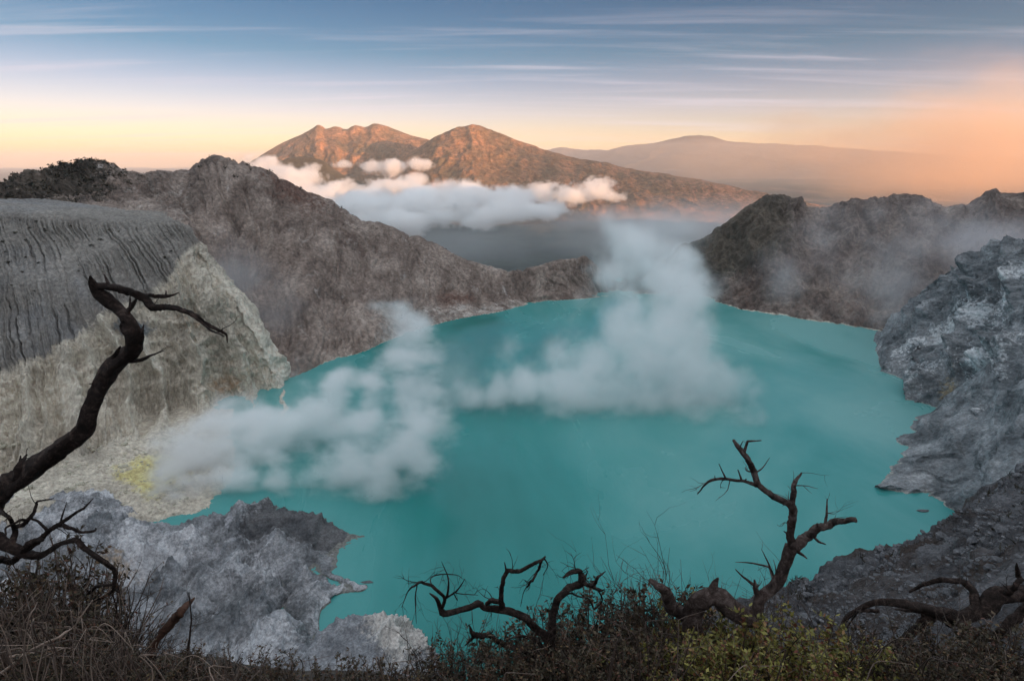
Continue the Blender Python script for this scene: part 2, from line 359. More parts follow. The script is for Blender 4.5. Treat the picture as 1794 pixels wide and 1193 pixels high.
# ------------------------------------------------------------------ far right rim (D)
def rim_right():
    crest = row([(1030, 497, 925), (1090, 490, 925), (1130, 482, 925), (1160, 460, 928), (1190, 432, 935), (1225, 415, 940), (1245, 408, 945), (1290, 380, 955), (1312, 362, 960), (1345, 345, 964), (1367, 336, 965), (1388, 345, 965), (1424, 366, 960),
                 (1440, 363, 955), (1500, 350, 945), (1560, 345, 930), (1625, 338, 910), (1660, 356, 895), (1690, 355, 885), (1740, 332, 870), (1794, 338, 850), (1950, 325, 800), (2200, 320, 700)], 80)
    base = row([(1030, 514), (1130, 515), (1180, 517), (1240, 525), (1290, 541), (1400, 558), (1500, 573), (1560, 583), (1700, 600, 600), (1950, 620, 500), (2200, 640, 420)], 80)
    back = crest + np.array((40, 260, -170)); back0 = crest + np.array((8, 50, -24))
    rows = [back, back0, crest, between(crest, base, .2, 2), between(crest, base, .5, -6), between(crest, base, .8, -8), base, shore_rows(base)]
    def disp(P, U, V):
        a = U * 1000 + V * 160 + 30 * fbm(P * .012, 3)
        rib = ridged(np.stack([a * .016, V * 1.8, a * 0 + 6.3], 1), 5, .56)
        r = rib * 9 + fbm(P * .009, 3) * 8 + ridged(np.stack([a * .06, V * 6, a * 0 + 2], 1), 3, .5) * 2.6 + fbm(P * .1, 5, .64) * 2.8
        return r * (.3 + .7 * sstep(np.abs(V - .44), .0, .12)) * (1 - .8 * sstep(V, .93, 1)) - 2
    def attrs(Q, P, U, V):
        px = 897 + FPX * Q[:, 0] / (Q[:, 1] * cT - (Q[:, 2] - EYE) * sT)
        green = (1 - sstep(px, 1330, 1470)) * (1 - sstep(V, .7, .86)) + .55 * (1 - sstep(V, .4, .56))
        red = .75 * np.exp(-((px - 1300) / 36) ** 2) * sstep(V, .74, .86) + .75 * np.exp(-((px - 1500) / 60) ** 2) * sstep(V, .76, .88)
        return {'veg': green, 'red': red, 'ring': 1 - sstep(Q[:, 2], .3, 2.6)}
    mat = rock_mat('far_rim_rock', [(.28, (.045, .035, .031)), (.45, (.125, .096, .084)), (.6, (.21, .168, .145)), (.78, (.33, .275, .24))], .02, (1.6, 1, .5), (0, 0, -25),
                   patches=[((.12, .085, .075), .012, .55, .7, (1, 1, 1))],
                   masks=[('veg', [(.35, (.045, .037, .03)), (.65, (.125, .102, .08))], .45, .85), ('red', (.15, .09, .07), .5, 1.2), ('ring', (.55, .5, .42), .6, .95)], bump=(.2, 2.0), crack=.3, cscale=.045)
    return terrain('far_rim_terrain', 'jagged brown crater rim at right behind drifting gas, with pale shoreline', rows, 480, 220, mat, disp, attrs)
rim_right()

# ------------------------------------------------------------------ right bluffs (E)
def strata(P, tilt=35):
    # beds dipping towards the lake: stretched along their dip
    c, s = math.cos(R(tilt)), math.sin(R(tilt))
    a = P[:, 0] * c + P[:, 2] * s; b = -P[:, 0] * s + P[:, 2] * c
    return np.stack([a * .16, P[:, 1] * .45, b], 1)
def bluff(name, label, crest, base, nu, nv, k, white, tilt, seed, steep=6):
    c = row(crest, 60); b = row(base, 60)
    rows = [c + np.array((40, 160, -110)), c + np.array((16, 35, -8)), c, between(c, b, .3, steep, 4), between(c, b, .65, steep, 6), b, b + np.array((-12, -8, -9))]
    def disp(P, U, V):
        S = strata(P, tilt)
        big = ridged(S * .035 + seed, 5, .55) * 12 * k + fbm(P * .016 + seed, 3) * 9 * k
        fine = ridged(S * .16 + seed, 4, .55) * 2.4 * k + fbm(P * .25, 4, .6) * .9 * k
        sw = S[:, 2] * .075 + fbm(P * .018 + seed, 3) * 1.3; saw = ((sw % 1) - .5) * 5.5 * k + (((sw * 3.3 + .4) % 1) - .5) * 1.6 * k
        return (big + fine + saw - 4 * k) * (.35 + .65 * sstep(V, .1, .45)) * (1 - .6 * sstep(V, .9, 1)) * (.15 + .85 * sstep(U, 0, .14))
    def attrs(Q, P, U, V):
        px = 897 + FPX * Q[:, 0] / (Q[:, 1] * cT - (Q[:, 2] - EYE) * sT)
        S = strata(P, tilt)
        w = white * (.62 + .5 * fbm(S * .05 + 3 + seed, 4)) * sstep(V, .42, .55)
        och = .72 * np.exp(-((px - 1665) / 30) ** 2) * sstep(V, .68, .88) * white
        return {'pale': np.clip(w, 0, 1.2), 'och': och, 'ring': 1 - sstep(Q[:, 2], .4, 1.6)}
    mat = rock_mat(name + '_rock', [(.3, (.034, .038, .042)), (.44, (.125, .136, .145)), (.57, (.24, .252, .263)), (.74, (.44, .45, .46))], .045, (.45, 1, 1.7), (0, 35, 0),
                   patches=[((.3, .31, .31), .05, .6, .75, (.4, 1, 1.5))],
                   masks=[('pale', [(.3, (.38, .4, .42)), (.6, (.62, .63, .64))], .5, .8), ('och', (.34, .25, .13), .4, .9), ('ring', (.3, .3, .28), .7, 1.0)], bump=(.5, .8), fine=.45, crack=.5, cscale=.1, cst=(.5, 1, 1.2))
    return terrain(name, label, rows, nu, nv, mat, disp, attrs)
bluff('white_streaked_bluff_terrain', 'steep blue grey bluff streaked with white above the right shore',
      [(1541, 646), (1560, 603, 572), (1600, 562, 575), (1650, 522, 572), (1680, 484, 565), (1700, 462, 555), (1740, 450, 530), (1794, 430, 500), (1950, 390, 430), (2200, 330, 350)],
      [(1541, 650), (1570, 660), (1592, 668), (1578, 704), (1612, 722), (1663, 753), (1720, 800, 345), (1794, 840, 290), (1950, 900, 230), (2200, 980, 180)], 330, 330, 1.0, 1.0, 38, 0.0)
bluff('dark_bluff_terrain', 'dark blue grey layered spur running out into the lake at right',
      [(1532, 850), (1580, 822, 338), (1640, 785, 346), (1680, 752, 352), (1740, 720, 350), (1794, 680, 340), (1950, 590, 310), (2200, 480, 260)],
      [(1532, 853), (1570, 863), (1610, 872), (1650, 880), (1685, 908), (1720, 960, 225), (1794, 1000, 200), (1950, 1050, 170), (2200, 1100, 140)], 300, 260, .42, .22, 32, 5.5, 3)

# ------------------------------------------------------------------ lower left rocks (F)
def rocks_left():
    R0 = [[(-300, 850, 300), (0, 872, 285), (150, 868, 285), (262, 905, 278), (330, 912, 282), (378, 893, 288), (410, 876, 292), (470, 886, 288), (540, 905, 280), (592, 928, 274), (637, 939)],
          [(-300, 900, 270), (0, 910, 262), (150, 905, 262), (262, 935, 255), (330, 940, 255), (378, 930, 262), (410, 915, 266), (470, 920, 268), (530, 935, 264), (570, 955, 262), (610, 956)],
          [(-300, 960, 235), (0, 970, 232), (150, 960, 235), (250, 985, 232), (330, 990, 232), (380, 975, 240), (430, 970, 246), (480, 965, 252), (530, 968, 254), (560, 978, 254), (588, 972)],
          [(-300, 1020, 205), (0, 1030, 205), (150, 1020, 208), (250, 1030, 210), (330, 1040, 212), (390, 1030, 220), (440, 1018, 226), (490, 1010, 234), (530, 1005, 240), (550, 1000, 244), (572, 1003)],
          [(-300, 1080, 180), (0, 1085, 180), (150, 1075, 184), (250, 1075, 188), (330, 1080, 194), (390, 1070, 200), (440, 1060, 208), (500, 1035, 220), (550, 1022, 232), (590, 1022, 236), (628, 1031)],
          [(-300, 1140, 158), (0, 1140, 158), (150, 1125, 164), (250, 1120, 170), (330, 1120, 176), (390, 1110, 184), (440, 1105, 190), (500, 1080, 204), (540, 1062, 214), (565, 1052, 220), (580, 1046)],
          [(-300, 1250, 120), (0, 1240, 122), (150, 1220, 130), (250, 1210, 136), (330, 1200, 142), (390, 1185, 150), (440, 1170, 160), (500, 1130, 182), (540, 1110, 196), (560, 1098, 205), (566, 1090)],
          [(-300, 1500, 70), (0, 1500, 70), (150, 1480, 76), (250, 1460, 80), (330, 1440, 84), (390, 1400, 92), (440, 1360, 104), (500, 1300, 125), (540, 1230, 155), (560, 1180, 180), (575, 1130)]]
    rows = []
    for s in R0:
        r = row(s, 64); e = r[-1]
        rows.append(np.vstack([r, [e + (7, 0, -3), e + (22, 4, -10)]]))
    rows = [rows[0] + np.array((4, 22, -22)), rows[0] + np.array((1, 7, -4))] + rows
    def disp(P, U, V):
        k = (.25 + .75 * (1 - sstep(U, .82, .97)))
        W = P + 8 * np.stack([fbm(P * .03 + 31, 2), fbm(P * .03 + 57, 2), fbm(P * .03 + 83, 2)], 1)
        big = -ridged(W * np.array((.017, .017, .02)) + 2.2, 4, .5) * 7.5 + ridged(W * np.array((.032, .026, .04)) + 12.2, 6, .58) * 8.5 + fbm(P * .013 + 7, 3) * 9 - 1
        S = strata(rotz(P, -30), -18)
        fine = ridged(S * .2, 4, .6) * 1.8 + fbm(P * .3, 4, .6) * .6
        return (big * k * (.55 + .45 * sstep(V, .14, .3)) + fine * (.12 + .88 * (1 - sstep(U, .8, .93))) - 3 * k)
    def attrs(Q, P, U, V):
        dark = (1 - sstep(V, .22, .34)) * sstep(U, .72, .8)
        pale = .42 + .9 * fbm(P * .022 + 11, 4) + .25 * sstep(V, .3, .45) - dark
        och = .72 * np.exp(-((U - .55) / .08) ** 2 - ((V - .32) / .05) ** 2)
        return {'dark': dark, 'pale': pale, 'och': och, 'ring': (1 - sstep(Q[:, 2], .35, 1.4))}
    mat = rock_mat('grey_lava_rock', [(.3, (.05, .053, .058)), (.45, (.165, .172, .183)), (.58, (.3, .306, .322)), (.74, (.5, .505, .525))], .05, (1, 1, 1.4), (20, 10, 0),
                   patches=[((.42, .42, .45), .035, .58, .72, (1, 1, 1))],
                   masks=[('pale', [(.3, (.26, .263, .278)), (.65, (.58, .583, .605))], .5, 1.0), ('dark', [(.35, (.05, .052, .058)), (.65, (.13, .13, .135))], .45, .75),
                          ('och', (.33, .25, .18), .45, .9), ('ring', (.16, .16, .15), .6, .9)], bump=(.8, .55), fine=.5, crack=.35, cscale=.16, cst=(1, 1, 1))
    return terrain('lava_shore_terrain', 'crumpled blue grey lava rocks at the lower left lake shore', rows, 460, 380, mat, disp, attrs)
ROCKS, ROCKSG = rocks_left()
def bluff_low():
    c = row([(470, 1160, 178), (520, 1130, 182), (570, 1105, 186), (610, 1085, 188), (640, 1073, 188), (662, 1067, 187), (685, 1082, 184), (705, 1100, 182), (728, 1125, 180), (742, 1160, 176), (752, 1230, 165)], 50)
    b = row([(440, 1260, 130), (500, 1262, 128), (560, 1265, 126), (610, 1268, 124), (650, 1270, 123), (690, 1272, 122), (720, 1274, 121), (745, 1276, 120), (765, 1280, 120), (775, 1290, 118), (780, 1300, 117)], 50)
    rows = [c + np.array((18, 24, -50)), c + np.array((5, 8, -10)), c, between(c, b, .3, 2), between(c, b, .65, 1), b]
    def disp(P, U, V):
        fall = np.stack([P[:, 0] * .09, P[:, 1] * .05, P[:, 2] * .03], 1)
        return ridged(fall + .3 * fbm(P * .06, 2)[:, None], 5, .55) * 3.2 + fbm(P * .05, 3) * 2.2 + fbm(P * .5, 3) * .35 - 1
    def attrs(Q, P, U, V):
        return {'pale': np.exp(-((U - .62) / .2) ** 2) * (1.1 - sstep(V, .55, .85))}
    mat = rock_mat('pale_knob_rock', [(.25, (.1, .105, .115)), (.45, (.18, .185, .2)), (.62, (.28, .285, .3)), (.8, (.4, .4, .41))], .09, (1.5, 1, .5), (0, 0, 0),
                   masks=[('pale', [(.3, (.33, .31, .29)), (.65, (.56, .53, .5))], .5, .9)], bump=(1.0, .4), fine=.5)
    return terrain('pale_knob_terrain', 'pointed pale rock knob rising just behind the bottom scrub', rows, 240, 200, mat, disp, attrs)
bluff_low()

# ------------------------------------------------------------------ scree (G) and the ledge underfoot (H)
def scree():
    far = row([(1180, 1230, 10), (1225, 1165, 20), (1290, 1110, 40), (1340, 1083, 54), (1380, 1066, 66), (1434, 1042, 82), (1500, 1002, 98), (1560, 967, 112), (1660, 937, 130), (1700, 907, 140), (1760, 862, 150), (1794, 838, 152), (1950, 770, 150), (2200, 700, 130)], 50)
    near = row([(1180, 1330, 7.5), (1300, 1330, 7.5), (1400, 1330, 7.5), (1500, 1330, 7.5), (1600, 1330, 7.5), (1700, 1330, 7), (1794, 1330, 7), (1950, 1330, 7), (2200, 1330, 7)], 50)
    rows = [far + np.array((-8, 34, -80)), far + np.array((-1, 6, -6)), far, between(far, near, .3, 1), between(far, near, .65, 1), between(far, near, .88, 0), near]
    def disp(P, U, V):
        s = .25 + .75 * np.clip(P[:, 1] / 60, 0, 1)
        return (fbm(P * .05, 4) * 3.5 + ridged(P * .16 + 5, 4, .55) * 1.1 + fbm(P * .9, 3) * .16) * s
    mat = rock_mat('scree', [(.3, (.035, .034, .037)), (.5, (.08, .08, .086)), (.7, (.17, .17, .18))], .25, (1, 1, 1), (0, 0, 0),
                   patches=[((.05, .038, .033), .07, .5, .64, (1, 1, 1)), ((.3, .3, .315), .8, .6, .72, (1, 1, 1))], bump=(3.0, .25), fine=.5, crack=.8, cscale=.9, cst=(1, 1, 1))
    return terrain('scree_terrain', 'grey scree slope falling towards the lake at lower right', rows, 300, 320, mat, disp, vspace=[0, .06, .12, .4, .65, .85, 1])
SCREE, SCREEG = scree()
def ledge_z(x, y):
    return EYE - 1.72 - .6 * np.clip(y, -1, 2.4) - 1.0 * np.clip(y - 2.4, 0, 3.4) - 2.2 * np.maximum(y - 5.8, 0) + .16 * np.clip(-x - 1.2, 0, 3)
def ledge():
    nu, nv = 160, 150
    x, y = np.meshgrid(np.linspace(-9, 10, nu), np.linspace(-6, 11, nv)); x, y = x.ravel(), y.ravel()
    P = np.stack([x, y, ledge_z(x, y)], 1)
    P[:, 2] += fbm(P * .7, 5) * .14
    mat = rock_mat('dark_soil', [(.3, (.022, .018, .016)), (.55, (.05, .04, .034)), (.75, (.1, .085, .07))], 1.5, bump=(9, .04), fine=.4)
    tag(link('ledge_ground', grid_mesh('ledge_ground', P, nu, nv), mat), 'dark soil of the rim ledge under the scrub', kind='structure')
ledge()
# the rim wall under the ledge down to the lake and the higher rim behind the viewpoint, which keeps the crater in shade
def rim_near():
    top = row([('w', -700, -260, 330), ('w', -420, -60, 250), ('w', -150, -14, 205), ('w', -40, -5, 199), ('w', 0, -3, 199), ('w', 40, -5, 199), ('w', 150, 0, 205), ('w', 420, 80, 240), ('w', 900, 250, 300)], 60)
    b = row([('w', -700, 300, 20), ('w', -420, 215, 20), ('w', -150, 130, -6), ('w', -40, 120, -8), ('w', 0, 120, -8), ('w', 40, 120, -8), ('w', 150, 130, -6), ('w', 420, 200, 10), ('w', 900, 420, 20)], 60)
    m1 = between(top, b, .25, -38); m2 = between(top, b, .6, -34)
    mat = rock_mat('near_wall', GREY, .05, bump=(.4, .6))
    terrain('near_wall_terrain', 'grey crater wall falling from the viewpoint to the lake', [top, m1, m2, b], 160, 120, mat, lambda P, U, V: fbm(P * .03, 4) * 3 * sstep(V, .05, .3))
    nu, nv = 260, 60
    x, s = np.meshgrid(np.linspace(-6000, 11000, nu), np.linspace(0, 1, nv)); x, s = x.ravel(), s.ravel()
    h = 560 + 60 * gn(np.stack([x * .002, x * 0, x * 0 + 2], 1)) + 25 * gn(np.stack([x * .008, x * 0, x * 0 + 5], 1))
    prof = np.where(s < .4, sstep(s, 0, .4), 1 - sstep(s, .4, 1))
    y = -1500 + (s - .4) * np.where(s < .4, -3100, -2200) * -1
    y = -1500 + np.where(s < .4, (.4 - s) * 3200, -(s - .4) * 2600)
    zb = np.where(s < .4, 170, -400)
    P = np.stack([x, y, zb + (h - zb) * prof], 1)
    P[:, 2] += fbm(P * .004, 4) * 22 * (prof > .02)
    tag(link('east_rim_hill', grid_mesh('east_rim_hill', P, nu, nv), rock_mat('hill_scrub', [(.35, (.04, .04, .03)), (.65, (.12, .11, .09))], .01, bump=(.1, 2))), 'scrubby hill behind the viewpoint that shades the crater', kind='structure')
rim_near()

# ------------------------------------------------------------------ plain and far mountains
def plain():
    nu, nv = 260, 240
    a, t = np.meshgrid(np.linspace(-1.15, 1.15, nu), np.linspace(0, 1, nv)); a, t = a.ravel(), t.ravel()
    y = 900 * (95000 / 900) ** t; x = y * a + np.sign(a) * a * a * 900
    P = np.stack([x, y, np.zeros_like(x)], 1)
    z = -700 + 640 * np.exp(-((y - 900) / 900)) * (y < 6000) + fbm(P * .0006, 5) * 60 + fbm(P * .00016, 3) * 90 * sstep(y, 6000, 15000)
    P[:, 2] = z
    mat = rock_mat('forest_plain', [(.3, (.022, .034, .034)), (.55, (.045, .056, .05)), (.75, (.1, .09, .07))], .0009, (1, 1, 1), (0, 0, 0), patches=[((.17, .12, .085), .0004, .52, .66, (1, .5, 1))], bump=(.012, 14), fine=.35)
    tag(link('plain_ground', grid_mesh('plain_ground', P, nu, nv), mat), 'dark forested caldera plain far below', kind='structure')
plain()
def mountain(name, label, crest, base, nu, nv, amp, gully, mat, back=(0, 3500, -1400), attrs=None, seed=0, crestk=.2):
    c, b = row(crest, 80), row(base, 80)
    rows = [c + np.array(back), c + np.array(back) * .22, c, between(c, b, .2, -amp * .2), between(c, b, .5, -amp * 1.1), between(c, b, .8, -amp * .9), b]
    lo = b.copy(); lo[:, 2] = np.minimum(lo[:, 2], -620) - 160; lo[:, 1] -= 600; rows.append(lo)
    wid = np.linalg.norm(c[-1] - c[0])
    def disp(P, U, V):
        k = sstep(V, .0, .3)
        u = (U - .5) * gully + 1.5 * fbm(P / wid * 5 + seed, 3) + .5 * fbm(P / wid * 22 + seed, 3)
        rib = ridged(np.stack([u, V * 1.3, u * 0 + seed], 1), 5, .58)
        return (rib * amp * .3 + ridged(P / wid * np.array((17, 10, 12)) + seed, 6, .6) * amp * .34 + fbm(P / wid * 7 + seed, 6, .55) * amp * .7) * (crestk + (1 - crestk) * sstep(np.abs(V - .37), .02, .22)) * k * (1 - .6 * sstep(V, .85, 1))
    return terrain(name, label, rows, nu, nv, mat, disp, attrs)
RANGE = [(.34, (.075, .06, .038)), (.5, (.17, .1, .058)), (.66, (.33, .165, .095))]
m_range = rock_mat('mountain_scrub', RANGE, .0022, (1, .6, .6), patches=[((.1, .078, .048), .0009, .5, .66, (1, 1, 1))], masks=[('bare', (.46, .2, .13), .5, .9)], bump=(.012, 30), fine=.7)  # the mask paints sunlit orange over crest and right flank
def sunlit_top(Q, P, U, V): return {'bare': np.clip(1.1 - np.abs(V - .38) * 14, 0, 1)}  # pinkish sunlight on the crest, put into the colour
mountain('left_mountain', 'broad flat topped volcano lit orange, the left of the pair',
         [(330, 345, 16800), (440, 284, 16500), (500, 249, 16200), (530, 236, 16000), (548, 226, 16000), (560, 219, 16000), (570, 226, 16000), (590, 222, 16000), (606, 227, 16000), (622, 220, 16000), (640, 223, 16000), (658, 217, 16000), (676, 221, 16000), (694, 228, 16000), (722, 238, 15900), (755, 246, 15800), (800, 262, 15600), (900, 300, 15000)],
         [(250, 372, 12500), (440, 375, 11500), (600, 372, 11200), (750, 366, 11200), (950, 360, 11400)], 420, 190, 130, 26, m_range, attrs=sunlit_top, seed=1.5, crestk=.06)
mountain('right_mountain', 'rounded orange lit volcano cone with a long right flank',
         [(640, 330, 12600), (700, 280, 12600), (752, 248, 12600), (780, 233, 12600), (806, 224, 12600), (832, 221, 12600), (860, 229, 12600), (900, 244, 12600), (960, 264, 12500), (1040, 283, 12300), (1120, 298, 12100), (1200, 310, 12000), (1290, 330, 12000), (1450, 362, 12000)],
         [(560, 380, 9600), (700, 372, 9400), (850, 366, 9300), (1000, 368, 9300), (1200, 370, 9600), (1560, 372, 10500)], 440, 200, 85, 30, m_range, back=(0, 2500, -1200), attrs=lambda Q, P, U, V: {'bare': .55 * sstep(U, .4, .75)}, seed=4.2)  # sunlit right flank painted more orange
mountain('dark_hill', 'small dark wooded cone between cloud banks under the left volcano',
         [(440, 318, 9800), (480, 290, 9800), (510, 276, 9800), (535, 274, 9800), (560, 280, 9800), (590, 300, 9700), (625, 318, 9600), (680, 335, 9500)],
         [(420, 352, 8800), (500, 356, 8600), (600, 356, 8600), (700, 352, 8900)], 160, 90, 40, 12, rock_mat('shadowed', [(.3, (.03, .03, .022)), (.7, (.085, .07, .045))], .002, bump=(.02, 10)), back=(0, 900, -350), seed=7.7)  # shade on this hill is put into its dark colour
m_far = rock_mat('far_range', [(.3, (.05, .045, .045)), (.7, (.09, .075, .065))], .0006, bump=(.006, 25))
mountain('distant_mountain', 'hazy pale mountain range on the horizon right of centre',
         [(960, 285, 46000), (1040, 271, 46000), (1090, 258, 46000), (1150, 251, 46000), (1185, 243, 46000), (1210, 238, 46000), (1245, 240, 46000), (1275, 247, 46000), (1320, 251, 46000), (1420, 256, 46000), (1520, 264, 46000), (1650, 272, 46000), (1850, 278, 46000), (2100, 288, 46000)],
         [(900, 306, 36000), (1100, 308, 34000), (1300, 309, 34000), (1600, 309, 34000), (2100, 309, 36000)], 300, 110, 200, 26, m_far, back=(0, 9000, -1800), seed=2.2, crestk=.6)
mountain('faint_mountain', 'very faint low ridge on the skyline between the volcano and the far range',
         [(900, 280, 52000), (960, 263, 52000), (980, 258, 52000), (1010, 262, 52000), (1060, 263, 52000), (1120, 270, 52000), (1200, 285, 52000)],
         [(880, 300, 44000), (1000, 302, 42000), (1240, 300, 44000)], 120, 60, 150, 12, m_far, back=(0, 9000, -1500), seed=3.3)

# ------------------------------------------------------------------ air: haze, steam, clouds
def vol_mat(name, color, density, aniso=0.0, absorb=None):
    m = bpy.data.materials.new(name); m.use_nodes = True; N, L = m.node_tree.nodes, m.node_tree.links
    N.remove(N['Principled BSDF'])
    v = N.new('ShaderNodeVolumePrincipled'); v.inputs['Color'].default_value = c4(color); v.inputs['Density'].default_value = density; v.inputs['Anisotropy'].default_value = aniso
    if absorb: v.inputs['Absorption Color'].default_value = c4(absorb)
    L.new(v.outputs[0], N['Material Output'].inputs['Volume']); return m
def haze():
    me = bpy.data.meshes.new('haze'); bm = bmesh.new()
    x0, x1, y0, y1, z0, z1 = -130000, 130000, -6000, 99000, -2500, 1450
    v = [bm.verts.new((x, y, z)) for x in (x0, x1) for y in (y0, y1) for z in (z0, z1)]
    for f in ((0, 1, 3, 2), (4, 6, 7, 5), (0, 4, 5, 1), (2, 3, 7, 6), (0, 2, 6, 4), (1, 5, 7, 3)): bm.faces.new([v[i] for i in f])
    bmesh.ops.recalc_face_normals(bm, faces=bm.faces); bm.to_mesh(me); bm.free()
    tag(link('haze', me, vol_mat('haze_air', (.93, .93, .95), 1.35e-5, .1)), 'pale morning haze filling the air', kind='stuff')
haze()

def vapour(name, label, puffs, voxel, mat, nscale, namp=.55, soft=.5, warp=.0, detail=5, rough=.55, thin=None, margin=1.45, seed=0, bias=.12, power=1.6, stretch=(.75, 1.0, .95)):
    """a cloud of gas: soft union of ellipsoid puffs (centre, radii, strength), edges broken up by noise, on a voxel grid"""
    C = np.array([p[0] for p in puffs]); Rd = np.array([p[1] for p in puffs])
    lo, hi = (C - Rd * margin).min(0), (C + Rd * margin).max(0)
    ctr = (lo + hi) / 2; sz = hi - lo; res = np.maximum((sz / voxel).astype(int), 6)
    g = bpy.data.node_groups.new(name + '_grid', 'GeometryNodeTree')
    g.interface.new_socket('Geometry', in_out='INPUT', socket_type='NodeSocketGeometry'); g.interface.new_socket('Geometry', in_out='OUTPUT', socket_type='NodeSocketGeometry')
    N, L = g.nodes, g.links
    gi, go = N.new('NodeGroupInput'), N.new('NodeGroupOutput')
    def M(op, a, b=None, c=None):
        m = N.new('ShaderNodeMath'); m.operation = op
        for s, v in zip(m.inputs, (a, b, c)):
            if v is None: continue
            if hasattr(v, 'links'): L.new(v, s)
            else: s.default_value = v
        return m.outputs[0]
    def V(op, a, b=None, out=0):
        m = N.new('ShaderNodeVectorMath'); m.operation = op
        for s, v in zip(m.inputs, (a, b)):
            if v is None: continue
            if hasattr(v, 'links'): L.new(v, s)
            else: s.default_value = v
        return m.outputs[out]
    pos = N.new('GeometryNodeInputPosition').outputs[0]
    def noise(vec, sc, det, rg):
        vec = V('MULTIPLY', vec, stretch)
        t = N.new('ShaderNodeTexNoise'); L.new(vec, t.inputs['Vector']); t.inputs['Scale'].default_value = sc; t.inputs['Detail'].default_value = det; t.inputs['Roughness'].default_value = rg; return t
    p = pos
    shifted = V('ADD', pos, (seed * 31.7, seed * 11.3, seed * 5.9))
    if warp:
        t = noise(shifted, nscale * .7, 4, .55)
        w = N.new('ShaderNodeVectorMath'); w.operation = 'SCALE'; L.new(V('SUBTRACT', t.outputs['Color'], (.5, .5, .5)), w.inputs[0]); w.inputs['Scale'].default_value = warp * 2
        p = V('ADD', pos, w.outputs[0])
    acc = None
    for c, r, k in puffs:
        d = V('LENGTH', V('MULTIPLY', V('SUBTRACT', p, tuple(c)), tuple(1 / np.array(r))), out=1)
        f = M('SUBTRACT', 1.0, d)
        if k != 1: f = M('SUBTRACT', f, (1 - k) * .7)
        acc = f if acc is None else M('SMOOTH_MAX', acc, f, .12)
    nn = noise(shifted, nscale, detail, rough).outputs[0]
    f = M('ADD', acc, M('MULTIPLY', M('SUBTRACT', nn, .5), 2 * namp))
    f = M('SUBTRACT', f, bias)
    ss = N.new('ShaderNodeMapRange'); ss.interpolation_type = 'SMOOTHSTEP'; ss.inputs[1].default_value = 0; ss.inputs[2].default_value = soft; L.new(f, ss.inputs[0])
    inside = M('GREATER_THAN', acc, -.42)
    vc = N.new('GeometryNodeVolumeCube'); L.new(M('MULTIPLY', M('POWER', ss.outputs[0], power), inside), vc.inputs['Density'])
    vc.inputs['Min'].default_value = lo; vc.inputs['Max'].default_value = hi
    for k, a in enumerate(('Resolution X', 'Resolution Y', 'Resolution Z')): vc.inputs[a].default_value = int(res[k])
    sm = N.new('GeometryNodeSetMaterial'); sm.inputs['Material'].default_value = mat; L.new(vc.outputs[0], sm.inputs[0]); L.new(sm.outputs[0], go.inputs[0])
    me = bpy.data.meshes.new(name); me.from_pydata([tuple(lo), tuple(hi)], [], []); me.materials.append(mat)
    o = bpy.data.objects.new(name, me); COL.objects.link(o)
    md = o.modifiers.new('gas', 'NODES'); md.node_group = g
    return tag(o, label, kind='stuff')
grow = 1.28
def puff(px, py, Y, r, ry=None, rz=None, k=1):
    """radius r in picture pixels at that distance"""
    c = pt(px, py, Y); d = np.linalg.norm(c - np.array(CAMP)); m = d / FPX * .93
    return (c, (r * m * grow, (ry or r) * m * grow, (rz or r) * m * grow), k)
steam = vol_mat('steam', (.995, .998, 1.0), .105, .2)
vapour('vent_steam_plume', 'white steam rolling from the sulphur vent over the near lake', [
    puff(255, 855, 300, 22), puff(275, 840, 308, 30), puff(300, 865, 300, 26), puff(300, 820, 322, 38), puff(330, 806, 334, 46), puff(330, 850, 312, 34), puff(360, 795, 342, 52), puff(410, 775, 356, 58), puff(460, 752, 368, 58), puff(520, 735, 376, 60),
    puff(570, 720, 380, 50), puff(590, 680, 392, 38), puff(360, 850, 318, 34), puff(420, 835, 322, 36), puff(500, 830, 324, 38), puff(560, 820, 326, 48), puff(610, 815, 328, 60),
    puff(670, 825, 328, 62), puff(725, 790, 338, 62), puff(735, 740, 348, 56), puff(720, 690, 360, 58), puff(715, 630, 372, 50), puff(712, 580, 384, 44), puff(700, 555, 392, 34), puff(660, 870, 316, 34), puff(640, 740, 350, 46), puff(650, 680, 366, 40)],
    1.0, steam, .05, 1.55, 1.0, 26, 8, .68, bias=-.14, power=2.1, stretch=(.55, 1.0, .9))
vapour('lake_steam_plume', 'tall white steam column rising from the middle of the lake', [
    puff(800, 690, 440, 50), puff(860, 685, 446, 56), puff(920, 680, 450, 54), puff(990, 700, 446, 60), puff(1050, 705, 446, 52), puff(1080, 780, 408, 44, k=.6), puff(1090, 820, 392, 30, k=.5), puff(1120, 690, 452, 60), puff(1180, 700, 450, 66), puff(1240, 700, 448, 60), puff(1262, 660, 462, 46), puff(1268, 725, 436, 40),
    puff(1200, 640, 470, 76), puff(1140, 620, 476, 80), puff(1170, 560, 492, 82), puff(1100, 560, 494, 70), puff(1200, 520, 504, 66), puff(1160, 490, 514, 62), puff(1190, 460, 524, 50), puff(1130, 440, 534, 54), puff(1090, 415, 546, 50, k=.8), puff(1215, 590, 486, 66), puff(1080, 500, 512, 56, k=.8), puff(1050, 640, 472, 66, k=.8), puff(980, 620, 480, 60, k=.6), puff(900, 610, 484, 56, k=.5)],
    1.7, vol_mat('lake_steam', (.995, .998, 1.0), .065, .2), .027, 1.25, 1.05, 42, 8, .68, seed=3, bias=-.12, power=2.0, stretch=(.8, 1, .7))
grow = 1.0
thin = vol_mat('thin_gas', (.95, .94, .97), .011, .2)
